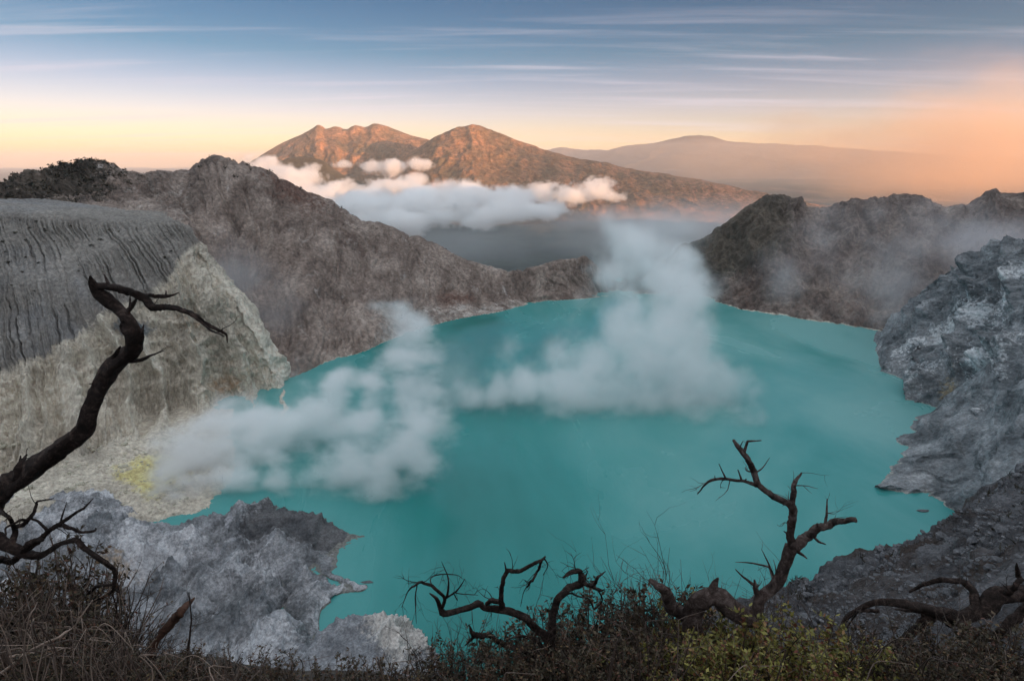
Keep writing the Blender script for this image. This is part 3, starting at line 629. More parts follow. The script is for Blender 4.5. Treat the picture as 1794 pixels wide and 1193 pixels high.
vapour('left_gas_veil', 'thin bluish gas drifting across the left crater wall', [puff(400, 470, 590, 90, 60, 70), puff(470, 560, 585, 110, 60, 90), puff(560, 590, 600, 80, 50, 60), puff(520, 640, 520, 70, 40, 40)],
    4, thin, .014, 1.5, 1.2, 16, 5, .55, seed=5, bias=-.1)
vapour('right_gas_veil', 'thin lilac gas drifting across the far right rim', [puff(1560, 500, 640, 90, 60, 90), puff(1500, 440, 730, 110, 60, 80), puff(1440, 420, 790, 100, 60, 70), puff(1640, 420, 720, 120, 60, 60), puff(1720, 420, 690, 120, 60, 50), puff(1580, 550, 600, 60, 40, 60), puff(1380, 480, 740, 60, 50, 60)],
    4, vol_mat('lilac_gas', (.95, .93, .96), .013, .2), .013, 1.5, 1.2, 16, 5, .55, seed=6, bias=-.05)
vapour('lake_mist', 'faint mist spreading over the lake between the steam plumes', [puff(820, 640, 470, 130, 110, 60), puff(950, 640, 480, 140, 110, 60), puff(1080, 600, 500, 140, 110, 80), puff(1180, 560, 520, 120, 100, 90), puff(640, 700, 400, 120, 80, 50), puff(1080, 790, 408, 50, 40, 50), puff(1150, 470, 560, 110, 90, 80)],
    4, vol_mat('mist', (.97, .98, .99), .011, .2), .02, 1.6, 1.2, 20, 6, .6, seed=15, bias=.2)
vapour('top_gas_veil', 'grey gas spreading above the steam column over the far shore', [puff(1160, 420, 700, 100, 100, 60), puff(1100, 400, 900, 110, 100, 40), puff(1190, 400, 800, 100, 90, 40)],
    5, vol_mat('top_gas', (.95, .94, .96), .016, .2), .012, 1.4, 1.2, 16, 5, .55, seed=8, bias=.08)
vapour('valley_mist', 'blue grey mist lying in the shaded valley behind the crater', [puff(1000, 420, 2600, 260, 260, 50), puff(1180, 410, 2800, 240, 260, 50), puff(800, 430, 2400, 200, 220, 40), puff(1250, 380, 3800, 260, 260, 36), puff(1050, 385, 4200, 220, 220, 26)],
    22, vol_mat('valley_air', (.93, .95, .98), .00085, .1), .0022, 1.2, 1.1, 60, 5, .55, seed=22, bias=-.15)
# valley clouds
cl = vol_mat('cloud', (.99, .985, .98), .009, .3)
vapour('shaded_cloud', 'long grey cloud bank lying in the shaded valley', [puff(650, 368, 3900, 60, 80, 24), puff(730, 356, 4000, 80, 90, 30), puff(810, 352, 4000, 80, 90, 28), puff(880, 354, 4000, 70, 90, 24), puff(940, 368, 3900, 50, 80, 14), puff(700, 385, 3700, 80, 80, 18), puff(800, 380, 3700, 80, 80, 18), puff(880, 376, 3800, 70, 80, 14), puff(650, 345, 4200, 50, 80, 14)],
    15, vol_mat('grey_cloud', (.995, .995, .995), .02, .3), .006, 2.3, .22, 50, 6, .6, seed=2)
vapour('sunlit_cloud', 'peach lit cloud bank above the left ridge', [puff(462, 296, 9000, 26, 50, 16), puff(490, 306, 8900, 30, 50, 13), puff(530, 308, 8800, 34, 50, 15), puff(600, 336, 8300, 56, 60, 16), puff(690, 326, 8500, 44, 60, 14), puff(728, 318, 8600, 24, 50, 11), puff(510, 330, 8400, 44, 60, 15), puff(560, 350, 7800, 70, 60, 18), puff(640, 352, 7600, 50, 60, 16)],
    26, cl, .0045, 2.4, .22, 90, 7, .62, seed=4)
vapour('high_cloud', 'small peach cloud wrapped round the saddle between the volcanoes', [puff(652, 293, 10300, 26, 36, 11), puff(690, 292, 10300, 26, 36, 12), puff(735, 288, 10200, 22, 36, 9), puff(600, 289, 10300, 14, 26, 6)],
    26, cl, .005, 2.4, .22, 80, 7, .62, seed=9)
vapour('ragged_cloud', 'ragged peach cloud at the foot of the right volcano', [puff(950, 338, 8600, 40, 50, 14), puff(1000, 340, 8500, 44, 50, 15), puff(1045, 332, 8600, 36, 50, 18), puff(1070, 342, 8500, 24, 40, 9)],
    22, cl, .006, 2.8, .22, 70, 7, .66, seed=12)
vapour('dust_cloud', 'orange sunlit gas and dust drifting over the right horizon', [puff(1430, 276, 7500, 230, 200, 55), puff(1540, 295, 7200, 300, 220, 55), puff(1600, 258, 7500, 220, 200, 85), puff(1750, 255, 7500, 220, 200, 85), puff(1900, 240, 7500, 220, 200, 100), puff(1700, 290, 7500, 300, 200, 50), puff(1480, 296, 7500, 220, 200, 40, .8), puff(1330, 292, 7800, 190, 220, 44, .9), puff(1980, 300, 7500, 260, 200, 100)],
    90, vol_mat('dust', (.84, .67, .53), .0013, .2), .0011, 1.5, 1.5, 420, 6, .62, seed=1, margin=1.6, bias=-.2, stretch=(.4, .8, 1.1))

# ------------------------------------------------------------------ dead trees, scrub and stones
class MB:
    def __init__(s): s.v, s.f, s.n, s.t = [], [], 0, []
    def add(s, V, F, tint=0.0):
        V = np.asarray(V, float); s.v.append(V); s.f += [[i + s.n for i in f] for f in F]; s.n += len(V); s.t.append(np.full(len(V), tint))
    def tube(s, P, r, sides=8, rng=random, rough=.19, tint=0.0):
        P, r = np.asarray(P, float), np.asarray(r, float); n = len(P)
        T = np.gradient(P, axis=0); T /= np.linalg.norm(T, axis=1)[:, None] + 1e-12
        a = np.cross(T[0], (.31, .22, .93)); a /= np.linalg.norm(a); V = []
        ph = rng.random() * 6
        for i in range(n):
            a = a - T[i] * (a @ T[i]); a /= np.linalg.norm(a) + 1e-12; b = np.cross(T[i], a)
            for k in range(sides):
                q = 2 * math.pi * k / sides
                rr = r[i] * (1 + rough * math.sin(3 * q + ph + i * .25) + rough * (rng.random() - .5) * 1.3)
                V.append(P[i] + rr * (math.cos(q) * a + math.sin(q) * b))
        F = [[i * sides + k, i * sides + (k + 1) % sides, (i + 1) * sides + (k + 1) % sides, (i + 1) * sides + k] for i in range(n - 1) for k in range(sides)]
        V += [P[0] - T[0] * r[0] * .3, P[-1] + T[-1] * r[-1] * .8]
        F += [[(k + 1) % sides, k, n * sides] for k in range(sides)] + [[(n - 1) * sides + k, (n - 1) * sides + (k + 1) % sides, n * sides + 1] for k in range(sides)]
        s.add(V, F, tint)
    def mesh(s, name):
        me = bpy.data.meshes.new(name); me.from_pydata(np.concatenate(s.v).tolist(), [], s.f)
        at = me.attributes.new('tint', 'FLOAT', 'POINT'); at.data.foreach_set('value', np.concatenate(s.t).astype(np.float32))
        me.polygons.foreach_set('use_smooth', np.ones(len(me.polygons), bool)); me.update(); return me
    def build(s, name, mat, parent=None): return link(name, s.mesh(name), mat, parent)
def bark(name, stops, scale=14, bump=.012):
    m, N, L, b = new_mat(name); tc = N.new('ShaderNodeTexCoord')
    n = noise_node(N, L, tc.outputs['Object'], scale, 9, .7, .6)
    L.new(ramp_node(N, L, n, stops), b.inputs['Base Color']); b.inputs['Roughness'].default_value = .85; b.inputs['Specular IOR Level'].default_value = .2
    bp = N.new('ShaderNodeBump'); bp.inputs['Strength'].default_value = .9; bp.inputs['Distance'].default_value = bump
    L.new(noise_node(N, L, tc.outputs['Object'], scale * 3, 8, .7), bp.inputs['Height']); L.new(bp.outputs[0], b.inputs['Normal']); return m
BARK = bark('charred_bark', [(.32, (.008, .006, .005)), (.52, (.028, .018, .015)), (.7, (.095, .065, .055))], 18, .03)
BARK2 = bark('weathered_bark', [(.32, (.016, .011, .01)), (.5, (.07, .048, .042)), (.7, (.19, .15, .138))], 16, .03)
RED = bark('red_brown_wood', [(.3, (.03, .016, .011)), (.6, (.09, .045, .03)), (.8, (.15, .085, .06))])
def crop(x0, y0, s): return lambda X, Y: (x0 + X * s, y0 + Y * s)
def smooth_path(P, r, step):
    P, r = np.asarray(P, float), np.asarray(r, float)
    d = np.concatenate([[0], np.cumsum(np.linalg.norm(np.diff(P, axis=0), axis=1))]); n = max(4, int(d[-1] / step)); t = np.linspace(0, d[-1], n)
    Q = pchip(d, np.column_stack([P, r]), t); return Q[:, :3], Q[:, 3]
def limb(spec, f, Y, wander=.25, seed=0, dY=0.0):
    """spec: (X,Y,r) in crop pixels; grows through space round distance Y, with real depth"""
    rng = np.random.RandomState(seed); n = len(spec); y = Y
    P, rr = [], []
    s = (f(1, 0)[0] - f(0, 0)[0])
    w = np.cumsum(rng.normal(0, wander / max(n, 4) * 1.6, n)); w -= w[0]
    for i, (X, YY, r) in enumerate(spec):
        yy = Y + dY * i / max(n - 1, 1) + w[i]
        P.append(pt(*f(X, YY), yy)); rr.append(r * s * np.linalg.norm(P[-1] - np.array(CAMP)) / FPX * .92)
    P, rr = smooth_path(P, rr, max(.012, rr[0] * .5)); j = rng.normal(0, 1, P.shape); j = (j + np.roll(j, 1, 0) + np.roll(j, -1, 0)) / 3
    return P + j * rr[:, None] * .16, rr
def twig(mb, p, d, length, r, rng, tint=0.0, depth=1, sag=.0):
    n = 6; P = [np.array(p)]; d = np.array(d) / (np.linalg.norm(d) + 1e-9)
    for i in range(n - 1):
        d = d + rng.normal(0, .22, 3); d[2] -= sag; d /= np.linalg.norm(d); P.append(P[-1] + d * length / (n - 1))
    mb.tube(P, np.linspace(r, r * .3, n), 4, random, .05, tint)
    if depth:
        for k in range(rng.randint(1, 4)):
            i = rng.randint(1, n - 1); q = d + rng.normal(0, .7, 3); twig(mb, P[i], q, length * rng.uniform(.35, .65), r * .6, rng, tint, depth - 1, sag)
def dead_tree(name, label, f, Y, trunk, branches, mat, ntwig=3, seed=0, cat='tree', group=None, wander=.3, base=None):
    """trunk and branches as crop-pixel paths; each branch a part, its twigs a sub-part"""
    rng = np.random.RandomState(seed + 50)
    TP, TR = limb(trunk, f, Y, wander, seed)
    root = bpy.data.objects.new(name, None); COL.objects.link(root); tag(root, label, cat, group); root.location = TP[0]; root.empty_display_size = .1
    inv = TP[0]
    def put(nm, mb, parent):
        me = mb.mesh(nm); me.transform(Matrix.Translation(-Vector(inv)))
        return link(nm, me, mat, parent)
    mb = MB(); mb.tube(TP, TR, 12); put('trunk', mb, root)
    allP, allR = TP, TR
    for k, spec in enumerate(branches):
        # start at the depth of the wood already there
        a = np.array(f(*spec[0][:2])); d = allP - np.array(CAMP); zc = d[:, 1] * cT - d[:, 2] * sT
        u = W0 / 2 + FPX * d[:, 0] / zc; v = H0 / 2 - FPX * (d[:, 1] * sT + d[:, 2] * cT) / zc
        j = np.argmin(np.hypot(u - a[0], v - a[1])); y0 = allP[j, 1]
        P, r = limb(spec, f, y0, wander * (1.0 if len(spec) > 3 else .4), seed + 7 * k + 1)
        mb = MB(); mb.tube(P, r, 9 if r[0] > .008 else 6); b = put('branch', mb, root)
        tw = MB(); L = np.linalg.norm(np.diff(P, axis=0), axis=1).sum()
        for q in range(rng.poisson(ntwig * min(1.5, L / .5))):
            i = rng.randint(len(P) // 5, len(P)); t = P[min(i + 1, len(P) - 1)] - P[i - 1]
            e = np.cross(t, rng.normal(0, 1, 3)); e /= np.linalg.norm(e) + 1e-9
            twig(tw, P[i], e + .6 * t / (np.linalg.norm(t) + 1e-9), rng.uniform(.05, .2), max(.0013, min(r[i] * .35, .004)), rng)
        if tw.n: tag(put('twigs', tw, b), kind='stuff')
        allP = np.vstack([allP, P]); allR = np.concatenate([allR, r])
    return root
q1 = crop(0, 250, .3352); q3 = crop(0, 850, .3344); q4 = crop(500, 850, .3344); q5 = crop(1050, 750, .4147)
def y2(L): return [(x, y + 1044, r) for x, y, r in L]
dead_tree('dead_tree', 'tall leaning dead tree with charred bark and one drooping limb at the left edge', q1, 3.9,
    y2([(-160, 920, 50), (-60, 850, 48), (0, 800, 45), (130, 690, 41), (300, 560, 37), (440, 440, 35), (490, 330, 33), (540, 220, 35), (600, 120, 38), (680, 50, 36)]) + [(700, 1010, 34), (690, 965, 30), (660, 915, 25), (600, 850, 25), (540, 800, 28), (503, 770, 25), (490, 735, 17), (472, 698, 5)],
    [[(505, 752, 16), (570, 755, 17), (700, 785, 18), (760, 820, 19), (790, 860, 18), (880, 860, 14), (960, 880, 13), (1030, 910, 12), (1080, 950, 10), (1150, 985, 8), (1185, 1010, 5), (1188, 1045, 2)],
     [(975, 885, 7), (1040, 930, 6), (1110, 985, 5), (1172, 1012, 3)], [(735, 798, 9), (800, 800, 9), (860, 806, 9), (900, 800, 6), (935, 783, 2)], [(865, 806, 6), (868, 775, 2)],
     [(555, 765, 12), (560, 730, 8), (545, 690, 2)], [(665, 900, 11), (695, 845, 9), (715, 815, 4)], [(680, 860, 6), (680, 795, 2)], [(650, 1000, 9), (635, 965, 8), (645, 930, 5)],
     [(725, 1050, 12), (742, 990, 8), (752, 950, 2)], [(640, 1135, 14), (700, 1140, 10), (780, 1115, 6), (855, 1088, 2)], [(590, 1150, 14), (605, 1100, 9), (630, 1065, 3)]] +
    [y2(b) for b in ([(565, 200, 12), (525, 190, 10), (515, 160, 4)], [(535, 205, 7), (500, 212, 5), (465, 217, 2)], [(60, 740, 24), (100, 665, 18), (118, 620, 10), (140, 585, 3)], [(105, 640, 8), (108, 590, 2)])], BARK, 1.4, 3)
dead_tree('dead_shrub', 'sprawling leafless dead shrub low at the left edge over grey rock', q3, 3.7,
    [(-160, 260, 26), (-40, 268, 25), (40, 310, 22), (110, 350, 20), (190, 370, 15), (260, 340, 11), (340, 300, 10), (400, 290, 12), (440, 330, 10), (500, 375, 10), (560, 410, 10), (600, 440, 9), (600, 500, 8), (580, 560, 7), (490, 605, 4)],
    [[(60, 320, 14), (80, 240, 10), (140, 190, 8), (180, 130, 6), (190, 95, 5), (280, 68, 2)], [(80, 235, 8), (50, 170, 7), (0, 140, 8), (-60, 120, 8)], [(130, 180, 6), (90, 190, 5), (40, 215, 4), (30, 260, 3)],
     [(100, 345, 16), (180, 310, 12), (250, 240, 10), (310, 205, 9), (335, 188, 8), (400, 140, 6), (440, 120, 5), (490, 68, 1.5)], [(310, 208, 9), (380, 225, 7), (430, 245, 6), (490, 240, 5), (502, 222, 2)], [(250, 238, 6), (200, 190, 5), (150, 170, 4)],
     [(318, 195, 4), (335, 130, 2.5), (350, 85, 1)], [(100, 365, 12), (60, 400, 12), (0, 390, 14), (-50, 385, 14)], [(110, 360, 12), (160, 300, 11), (220, 285, 9)], [(585, 520, 6), (520, 525, 6), (470, 560, 6), (430, 600, 5), (360, 620, 3)], [(470, 560, 4), (440, 530, 4), (470, 500, 3)],
     [(600, 545, 4), (625, 560, 4), (618, 530, 3)], [(380, 600, 5), (360, 540, 4), (350, 470, 3), (385, 400, 2)], [(590, 570, 3), (610, 640, 2.5), (600, 700, 1.5)]], BARK, 2.5, 9, 'shrub')
dead_tree('dead_bonsai_tree', 'twisted leafless dead shrub with two arching limbs at bottom centre', q4, 3.6,
    [(1400, 1060, 30), (1395, 940, 28), (1385, 850, 26), (1370, 800, 22), (1320, 750, 19), (1240, 690, 18), (1180, 660, 18), (1110, 645, 18), (1050, 645, 13), (1020, 618, 16), (960, 640, 14), (880, 665, 14), (825, 668, 16), (812, 640, 12), (790, 590, 8), (755, 565, 3)],
    [[(1135, 640, 16), (1130, 570, 12), (1140, 500, 11), (1160, 455, 11), (1230, 450, 10), (1290, 415, 9), (1340, 395, 8), (1362, 372, 4)], [(1160, 455, 7), (1148, 402, 2)], [(1340, 400, 7), (1320, 450, 6), (1290, 500, 7), (1268, 532, 4)], [(1358, 384, 4), (1375, 420, 3), (1350, 470, 1.5)], [(1290, 500, 3), (1250, 555, 2), (1232, 635, 1)],
     [(1135, 608, 13), (1085, 604, 13), (1055, 622, 10)], [(820, 640, 9), (832, 590, 8), (770, 530, 8), (720, 510, 7), (670, 530, 5), (640, 560, 3), (608, 640, 1)], [(845, 590, 7), (855, 500, 4), (818, 398, 1)], [(850, 585, 5), (900, 550, 4), (940, 490, 2)], [(690, 520, 3.5), (680, 600, 3), (686, 722, 1.2)], [(900, 600, 3), (880, 560, 3), (950, 570, 2), (1010, 575, 1)],
     [(770, 530, 4), (760, 490, 3), (840, 465, 3), (900, 470, 2), (930, 490, 1)], [(1380, 850, 25), (1395, 740, 20), (1410, 650, 18), (1440, 580, 18), (1500, 535, 18), (1548, 512, 18), (1545, 450, 13), (1500, 455, 12), (1455, 482, 5)], [(1555, 512, 12), (1600, 525, 10), (1640, 480, 7), (1677, 450, 2)], [(1560, 505, 8), (1585, 448, 2)], [(1600, 530, 7), (1650, 550, 6), (1672, 545, 2)],
     [(1640, 550, 5), (1660, 600, 4), (1620, 645, 5), (1575, 590, 4), (1510, 570, 4), (1465, 578, 4)], [(1640, 640, 3), (1690, 670, 2), (1740, 660, 1)], [(1375, 880, 16), (1300, 875, 14), (1200, 855, 14), (1120, 820, 13), (1060, 785, 12), (990, 785, 14), (962, 728, 2)], [(990, 790, 8), (940, 840, 2)], [(1350, 845, 10), (1290, 800, 7), (1220, 790, 5), (1150, 812, 3)]],
    BARK, 5, 15, 'shrub', wander=.35)
dead_tree('forked_dead_tree', 'dead tree with bent trunk and forked bare crown standing against the lake at right', q5, 3.4,
    [(240, 1230, 44), (285, 1110, 42), (330, 1000, 38), (370, 900, 36), (390, 800, 36), (430, 722, 36), (490, 700, 34), (550, 740, 36), (600, 785, 33), (645, 800, 27), (668, 770, 22), (675, 720, 21), (720, 685, 20), (770, 620, 22), (800, 550, 22), (818, 505, 23)],
    [[(818, 510, 18), (805, 440, 14), (818, 370, 15), (810, 330, 14), (760, 300, 13), (700, 265, 12), (670, 235, 12), (650, 180, 12), (620, 120, 11), (590, 85, 10), (565, 50, 6)], [(612, 105, 6), (625, 57, 5), (685, 52, 2)], [(665, 242, 8), (590, 220, 6), (530, 215, 6), (460, 225, 5), (415, 277, 2)], [(535, 215, 4), (505, 150, 1.5)], [(600, 218, 4.5), (585, 175, 2)], [(655, 190, 4), (680, 175, 3), (720, 125, 1)],
     [(490, 220, 3), (487, 200, 1)], [(650, 185, 4), (625, 180, 3), (618, 165, 2)], [(816, 325, 11), (820, 245, 9), (855, 188, 3)], [(802, 450, 5), (780, 435, 2)], [(822, 508, 19), (880, 460, 17), (930, 420, 15), (980, 400, 13), (1040, 390, 11), (1083, 388, 9)], [(955, 405, 5), (960, 350, 4), (962, 298, 2)], [(960, 358, 2.5), (992, 362, 1.2)], [(925, 425, 6), (920, 402, 3)], [(905, 455, 6), (930, 480, 4), (957, 490, 2)], [(838, 520, 7), (860, 535, 5), (878, 550, 2)],
     [(465, 705, 24), (485, 660, 14), (502, 632, 4)], [(385, 800, 28), (330, 770, 26), (290, 720, 24), (255, 670, 17), (213, 640, 8)], [(680, 720, 14), (662, 680, 10), (655, 640, 3)], [(740, 650, 5), (720, 590, 4), (650, 570, 3), (575, 565, 1)], [(735, 620, 4), (710, 560, 3), (685, 510, 1)], [(760, 640, 4), (745, 590, 2), (735, 555, 1)], [(650, 660, 6), (610, 630, 4), (575, 595, 2)]],
    BARK2, 1.5, 23, wander=.25)
dead_tree('fallen_dead_branch', 'thick fallen dead branch sprawling over the scree at lower right', q5, 4.6,
    [(1950, 680, 26), (1850, 690, 25), (1794, 695, 24), (1700, 712, 26), (1600, 765, 24), (1540, 790, 21), (1450, 780, 20), (1360, 760, 18), (1280, 740, 14), (1180, 730, 11), (1110, 755, 9), (1050, 795, 8), (1000, 870, 6), (920, 890, 3)],
    [[(1590, 755, 14), (1580, 685, 12), (1540, 650, 10), (1450, 640, 8), (1380, 655, 7), (1310, 692, 4)], [(1400, 790, 16), (1340, 840, 14), (1280, 900, 12), (1200, 950, 8), (1170, 1010, 4)], [(1450, 790, 15), (1550, 840, 14), (1620, 880, 14), (1700, 860, 14), (1794, 770, 16), (1850, 720, 16)],
     [(1590, 855, 10), (1640, 930, 9), (1700, 990, 6)], [(1370, 780, 10), (1370, 870, 8), (1392, 950, 4)], [(1180, 770, 7), (1130, 770, 6), (1090, 775, 4), (1040, 850, 2)], [(1780, 640, 8), (1765, 600, 6), (1762, 570, 2)], [(1700, 712, 9), (1760, 660, 8), (1782, 640, 8)], [(1480, 830, 9), (1430, 800, 7), (1330, 770, 6), (1250, 765, 3)], [(1530, 1020, 8), (1600, 1000, 8), (1680, 1000, 6)]], BARK, 2.6, 31, 'branch', wander=.5)
dead_tree('broken_stick', 'short broken red brown stick leaning up in front of the grey lava rocks', q3, 3.3, [(790, 900, 8), (830, 800, 13), (880, 740, 18), (950, 662, 17), (985, 622, 12), (1017, 588, 4)], [[(860, 770, 8), (800, 830, 6), (750, 870, 3)]], RED, .2, 37, 'stick')

# ---- leaf and twig scrub
def leaf_mat(name, stops):
    m, N, L, b = new_mat(name); a = N.new('ShaderNodeAttribute'); a.attribute_name = 'tint'
    L.new(ramp_node(N, L, a.outputs['Fac'], stops), b.inputs['Base Color']); b.inputs['Roughness'].default_value = .6; b.inputs['Specular IOR Level'].default_value = .3; return m
GREENL = leaf_mat('heath_leaf', [(0, (.045, .045, .016)), (.35, (.13, .125, .03)), (.65, (.24, .215, .055)), (.85, (.22, .105, .05)), (1, (.15, .04, .03))])
BROWNL = leaf_mat('withered_leaf', [(0, (.02, .017, .012)), (.4, (.05, .042, .024)), (.7, (.085, .06, .034)), (.88, (.1, .04, .028)), (1, (.14, .1, .045))])
TWIGM = leaf_mat('dry_twig', [(0, (.022, .015, .012)), (.5, (.075, .052, .042)), (1, (.3, .225, .18))])
def bush_meshes(seed, leaves, stems=34, twiggy=0, lsize=.02):
    """unit bush: height 1, radius about .6"""
    rng = np.random.RandomState(seed); st, lf = MB(), MB()
    for k in range(stems):
        a = rng.uniform(0, 2 * math.pi); lean = rng.uniform(.05, .75); h = rng.uniform(.6, 1.0) * (1.05 - .35 * lean)
        d = np.array((math.cos(a) * lean, math.sin(a) * lean, 1.0)); p = np.array((math.cos(a) * .08, math.sin(a) * .08, -.05)); P = [p]
        for i in range(7):
            d = d + rng.normal(0, .13, 3); q = d / np.linalg.norm(d); P.append(P[-1] + q * h / 6.2)
        P = np.array(P); st.tube(P, np.linspace(.011, .003, len(P)), 4, random, .05, rng.uniform(.1, .75))
        subs = [P]
        for q in range(rng.randint(2, 5)):
            i = rng.randint(2, 7); e = (P[min(i + 1, 7)] - P[i]); e = e / np.linalg.norm(e) + rng.normal(0, .55, 3); e[2] += .2; S = [P[i]]
            for j in range(4):
                e = e + rng.normal(0, .2, 3); S.append(S[-1] + e / np.linalg.norm(e) * rng.uniform(.04, .08))
            S = np.array(S); st.tube(S, np.linspace(.005, .0018, len(S)), 3, random, .05, rng.uniform(.1, .9)); subs.append(S)
        for S in subs:
            for q in range(int(leaves * len(S) / 8)):
                t = rng.uniform(.35 if len(S) > 5 else .1, 1) * (len(S) - 1.001); i = int(t); c = S[i] + (S[i + 1] - S[i]) * (t - i)
                ax = S[i + 1] - S[i]; ax = ax / np.linalg.norm(ax); o = rng.normal(0, 1, 3); o = o - ax * (o @ ax) * .6; o[2] += .35; o /= np.linalg.norm(o)
                w = np.cross(o, rng.normal(0, 1, 3)); w /= np.linalg.norm(w); up = np.cross(o, w); l = lsize * rng.uniform(.7, 1.5)
                lf.add([c, c + o * l * .55 + w * l * .27 + up * l * .06, c + o * l * 1.15, c + o * l * .55 - w * l * .27 + up * l * .06], [[0, 1, 2, 3]], min(1, max(0, rng.normal(.5, .22))) if rng.rand() > .12 else rng.uniform(.8, 1))
    return st.mesh('stems'), (lf.mesh('leaves') if lf.n else None)
KIND = {'green': [bush_meshes(s, 32, 46, lsize=.038) for s in (1, 2)], 'brown': [bush_meshes(s, 26, 42, lsize=.036) for s in (3, 4)], 'bare': [bush_meshes(s, 4, 52, lsize=.026) for s in (5, 6)]}
for k, L_ in KIND.items():
    for a, b in L_:
        a.materials.append(TWIGM)
        if b: b.materials.append(GREENL if k == 'green' else BROWNL)
def bush(name, label, px, top, Y, kind, i=0, width=1.0, cat='bush', group=None):
    t = pt(px, top, Y); g = float(ledge_z(t[0], t[1])); h = max(t[2] - g, .25) * 1.05
    r = bpy.data.objects.new(name, None); COL.objects.link(r); tag(r, label, cat, group); r.empty_display_size = .1
    r.location = (t[0], t[1], g); w = min(max(h, .5), .95) * width; r.scale = (w, w, h); r.rotation_euler = (0, 0, (px * 7.3) % 6.28)
    a, b = KIND[kind][i % 2]
    link('stems', a, None, r)
    if b: tag(link('leaves', b, None, r), kind='stuff')
    return r
BB = [('green', 1205, 1140, 2.9), ('green', 1262, 1100, 3.3), ('green', 1330, 1108, 3.1), ('green', 1400, 1105, 3.4), ('green', 1465, 1118, 3.2), ('green', 1300, 1150, 2.7), ('green', 1420, 1150, 2.8), ('green', 1530, 1140, 3.3)]
GL = ['yellow green heath bush just right of the forked tree trunk foot', 'yellow green heath bush under the bent elbow of the forked tree', 'bright yellow green heath bush right of the forked tree trunk', 'yellow green heath bush in front of the scree, tallest of the green ones', 'green heath bush left of the fallen branch',
      'lowest bright green heath bush at the bottom edge beside the forked trunk', 'low green heath bush at the bottom edge under the fallen branch end', 'reddish green heath bush below the fallen branch']
for i, ((k, x, y, Y), lb) in enumerate(zip(BB, GL)): bush('heath_bush', lb, x, y, Y, k, i, group='green heath bushes at lower right')
rngb = random.Random(4)
for x, y, Y in [(760, 1150, 3.6), (820, 1150, 3.5), (880, 1128, 3.5), (930, 1118, 3.7), (985, 1098, 3.7), (1030, 1078, 3.9), (1075, 1060, 4.0), (1120, 1050, 4.0), (1165, 1055, 3.9), (1190, 1090, 3.4), (1100, 1110, 3.2), (1010, 1140, 3.1), (920, 1160, 3.0), (1140, 1150, 2.8), (1050, 1165, 2.8), (830, 1180, 2.9), (700, 1178, 3.0), (640, 1182, 2.9), (1590, 1120, 3.8), (1650, 1135, 3.5), (1710, 1125, 3.5), (1770, 1120, 3.4), (1600, 1165, 3.0), (1690, 1165, 2.9), (1760, 1165, 2.8), (1810, 1130, 3.2)]:
    bush('brown_bush', 'low brown withered bush in the dark scrub along the bottom edge', x, y, Y, 'brown', rngb.randrange(2), 1.0, group='brown scrub along the bottom edge')
for x, y, Y in [(-20, 985, 4.0), (40, 978, 4.1), (95, 985, 4.0), (140, 1020, 3.8), (180, 1065, 3.6), (60, 1030, 3.5), (0, 1040, 3.3), (120, 1075, 3.3), (220, 1105, 3.4), (270, 1130, 3.2), (180, 1135, 3.0), (80, 1110, 3.0), (10, 1110, 2.9), (330, 1150, 3.1), (390, 1160, 3.0), (250, 1165, 2.8), (450, 1168, 3.0), (520, 1172, 3.0), (580, 1178, 2.9), (350, 1180, 2.7), (130, 1165, 2.7), (30, 1165, 2.6)]:
    bush('bare_bush', 'dark twiggy almost leafless bush in the thicket at lower left', x, y, Y, 'bare' if rngb.random() < .6 else 'brown', rngb.randrange(2), 1.0, group='dark thicket at lower left')
def dry_stalks():
    rng = np.random.RandomState(77); mb = MB()
    for k in range(380):
        px = rng.uniform(-40, 430) if k < 260 else rng.uniform(430, 1800); Y = rng.uniform(2.5, 3.5)
        top = np.interp(px, [0, 120, 300, 450, 800, 1100, 1300, 1800], [1060, 1080, 1150, 1165, 1160, 1080, 1120, 1120]) + rng.uniform(-15, 90)
        p = pt(px, top, Y); g = float(ledge_z(p[0], p[1])); base = np.array((p[0] + rng.normal(0, .12), p[1] + rng.normal(0, .1), g))
        q = p + np.array((rng.normal(0, .12), 0, 0)); mid = (base + p) / 2 + rng.normal(0, .06, 3); tip = p + np.array((rng.normal(0, .16), rng.normal(0, .08), rng.uniform(-.12, .03)))
        P, r = smooth_path([base, mid, p, tip], [.0045, .004, .003, .0014], .05); mb.tube(P, r * rng.uniform(.5, 1.25), 4, random, .1, rng.uniform(.3, 1) if px < 450 else rng.uniform(.05, .8))
    tag(mb.build('dry_stalks', TWIGM), 'thin dry stalks and twigs sticking up through the scrub', kind='stuff')
    # twigs standing against the lake
    mb = MB()
    for k in range(280):
        px = rng.uniform(720, 1180) if k < 130 else rng.uniform(1150, 1794); Y = rng.uniform(3.3, 4.2)
        top = np.interp(px, [720, 800, 900, 1000, 1100, 1200, 1300, 1500, 1800], [1150, 1120, 1110, 1080, 1040, 1020, 1040, 1090, 1080]) + rng.uniform(-25, 40)
        p = pt(px, top, Y); g = float(ledge_z(p[0], p[1])); twig(mb, (p[0], p[1], g + .3), (rng.normal(0, .3), rng.normal(0, .2), 1), max(.3, p[2] - g - .25), .004, rng, rng.uniform(0, .5), 2)
    tag(mb.build('thin_twigs', TWIGM), 'fine bare twigs rising from the bottom scrub against the lake', kind='stuff')
dry_stalks()
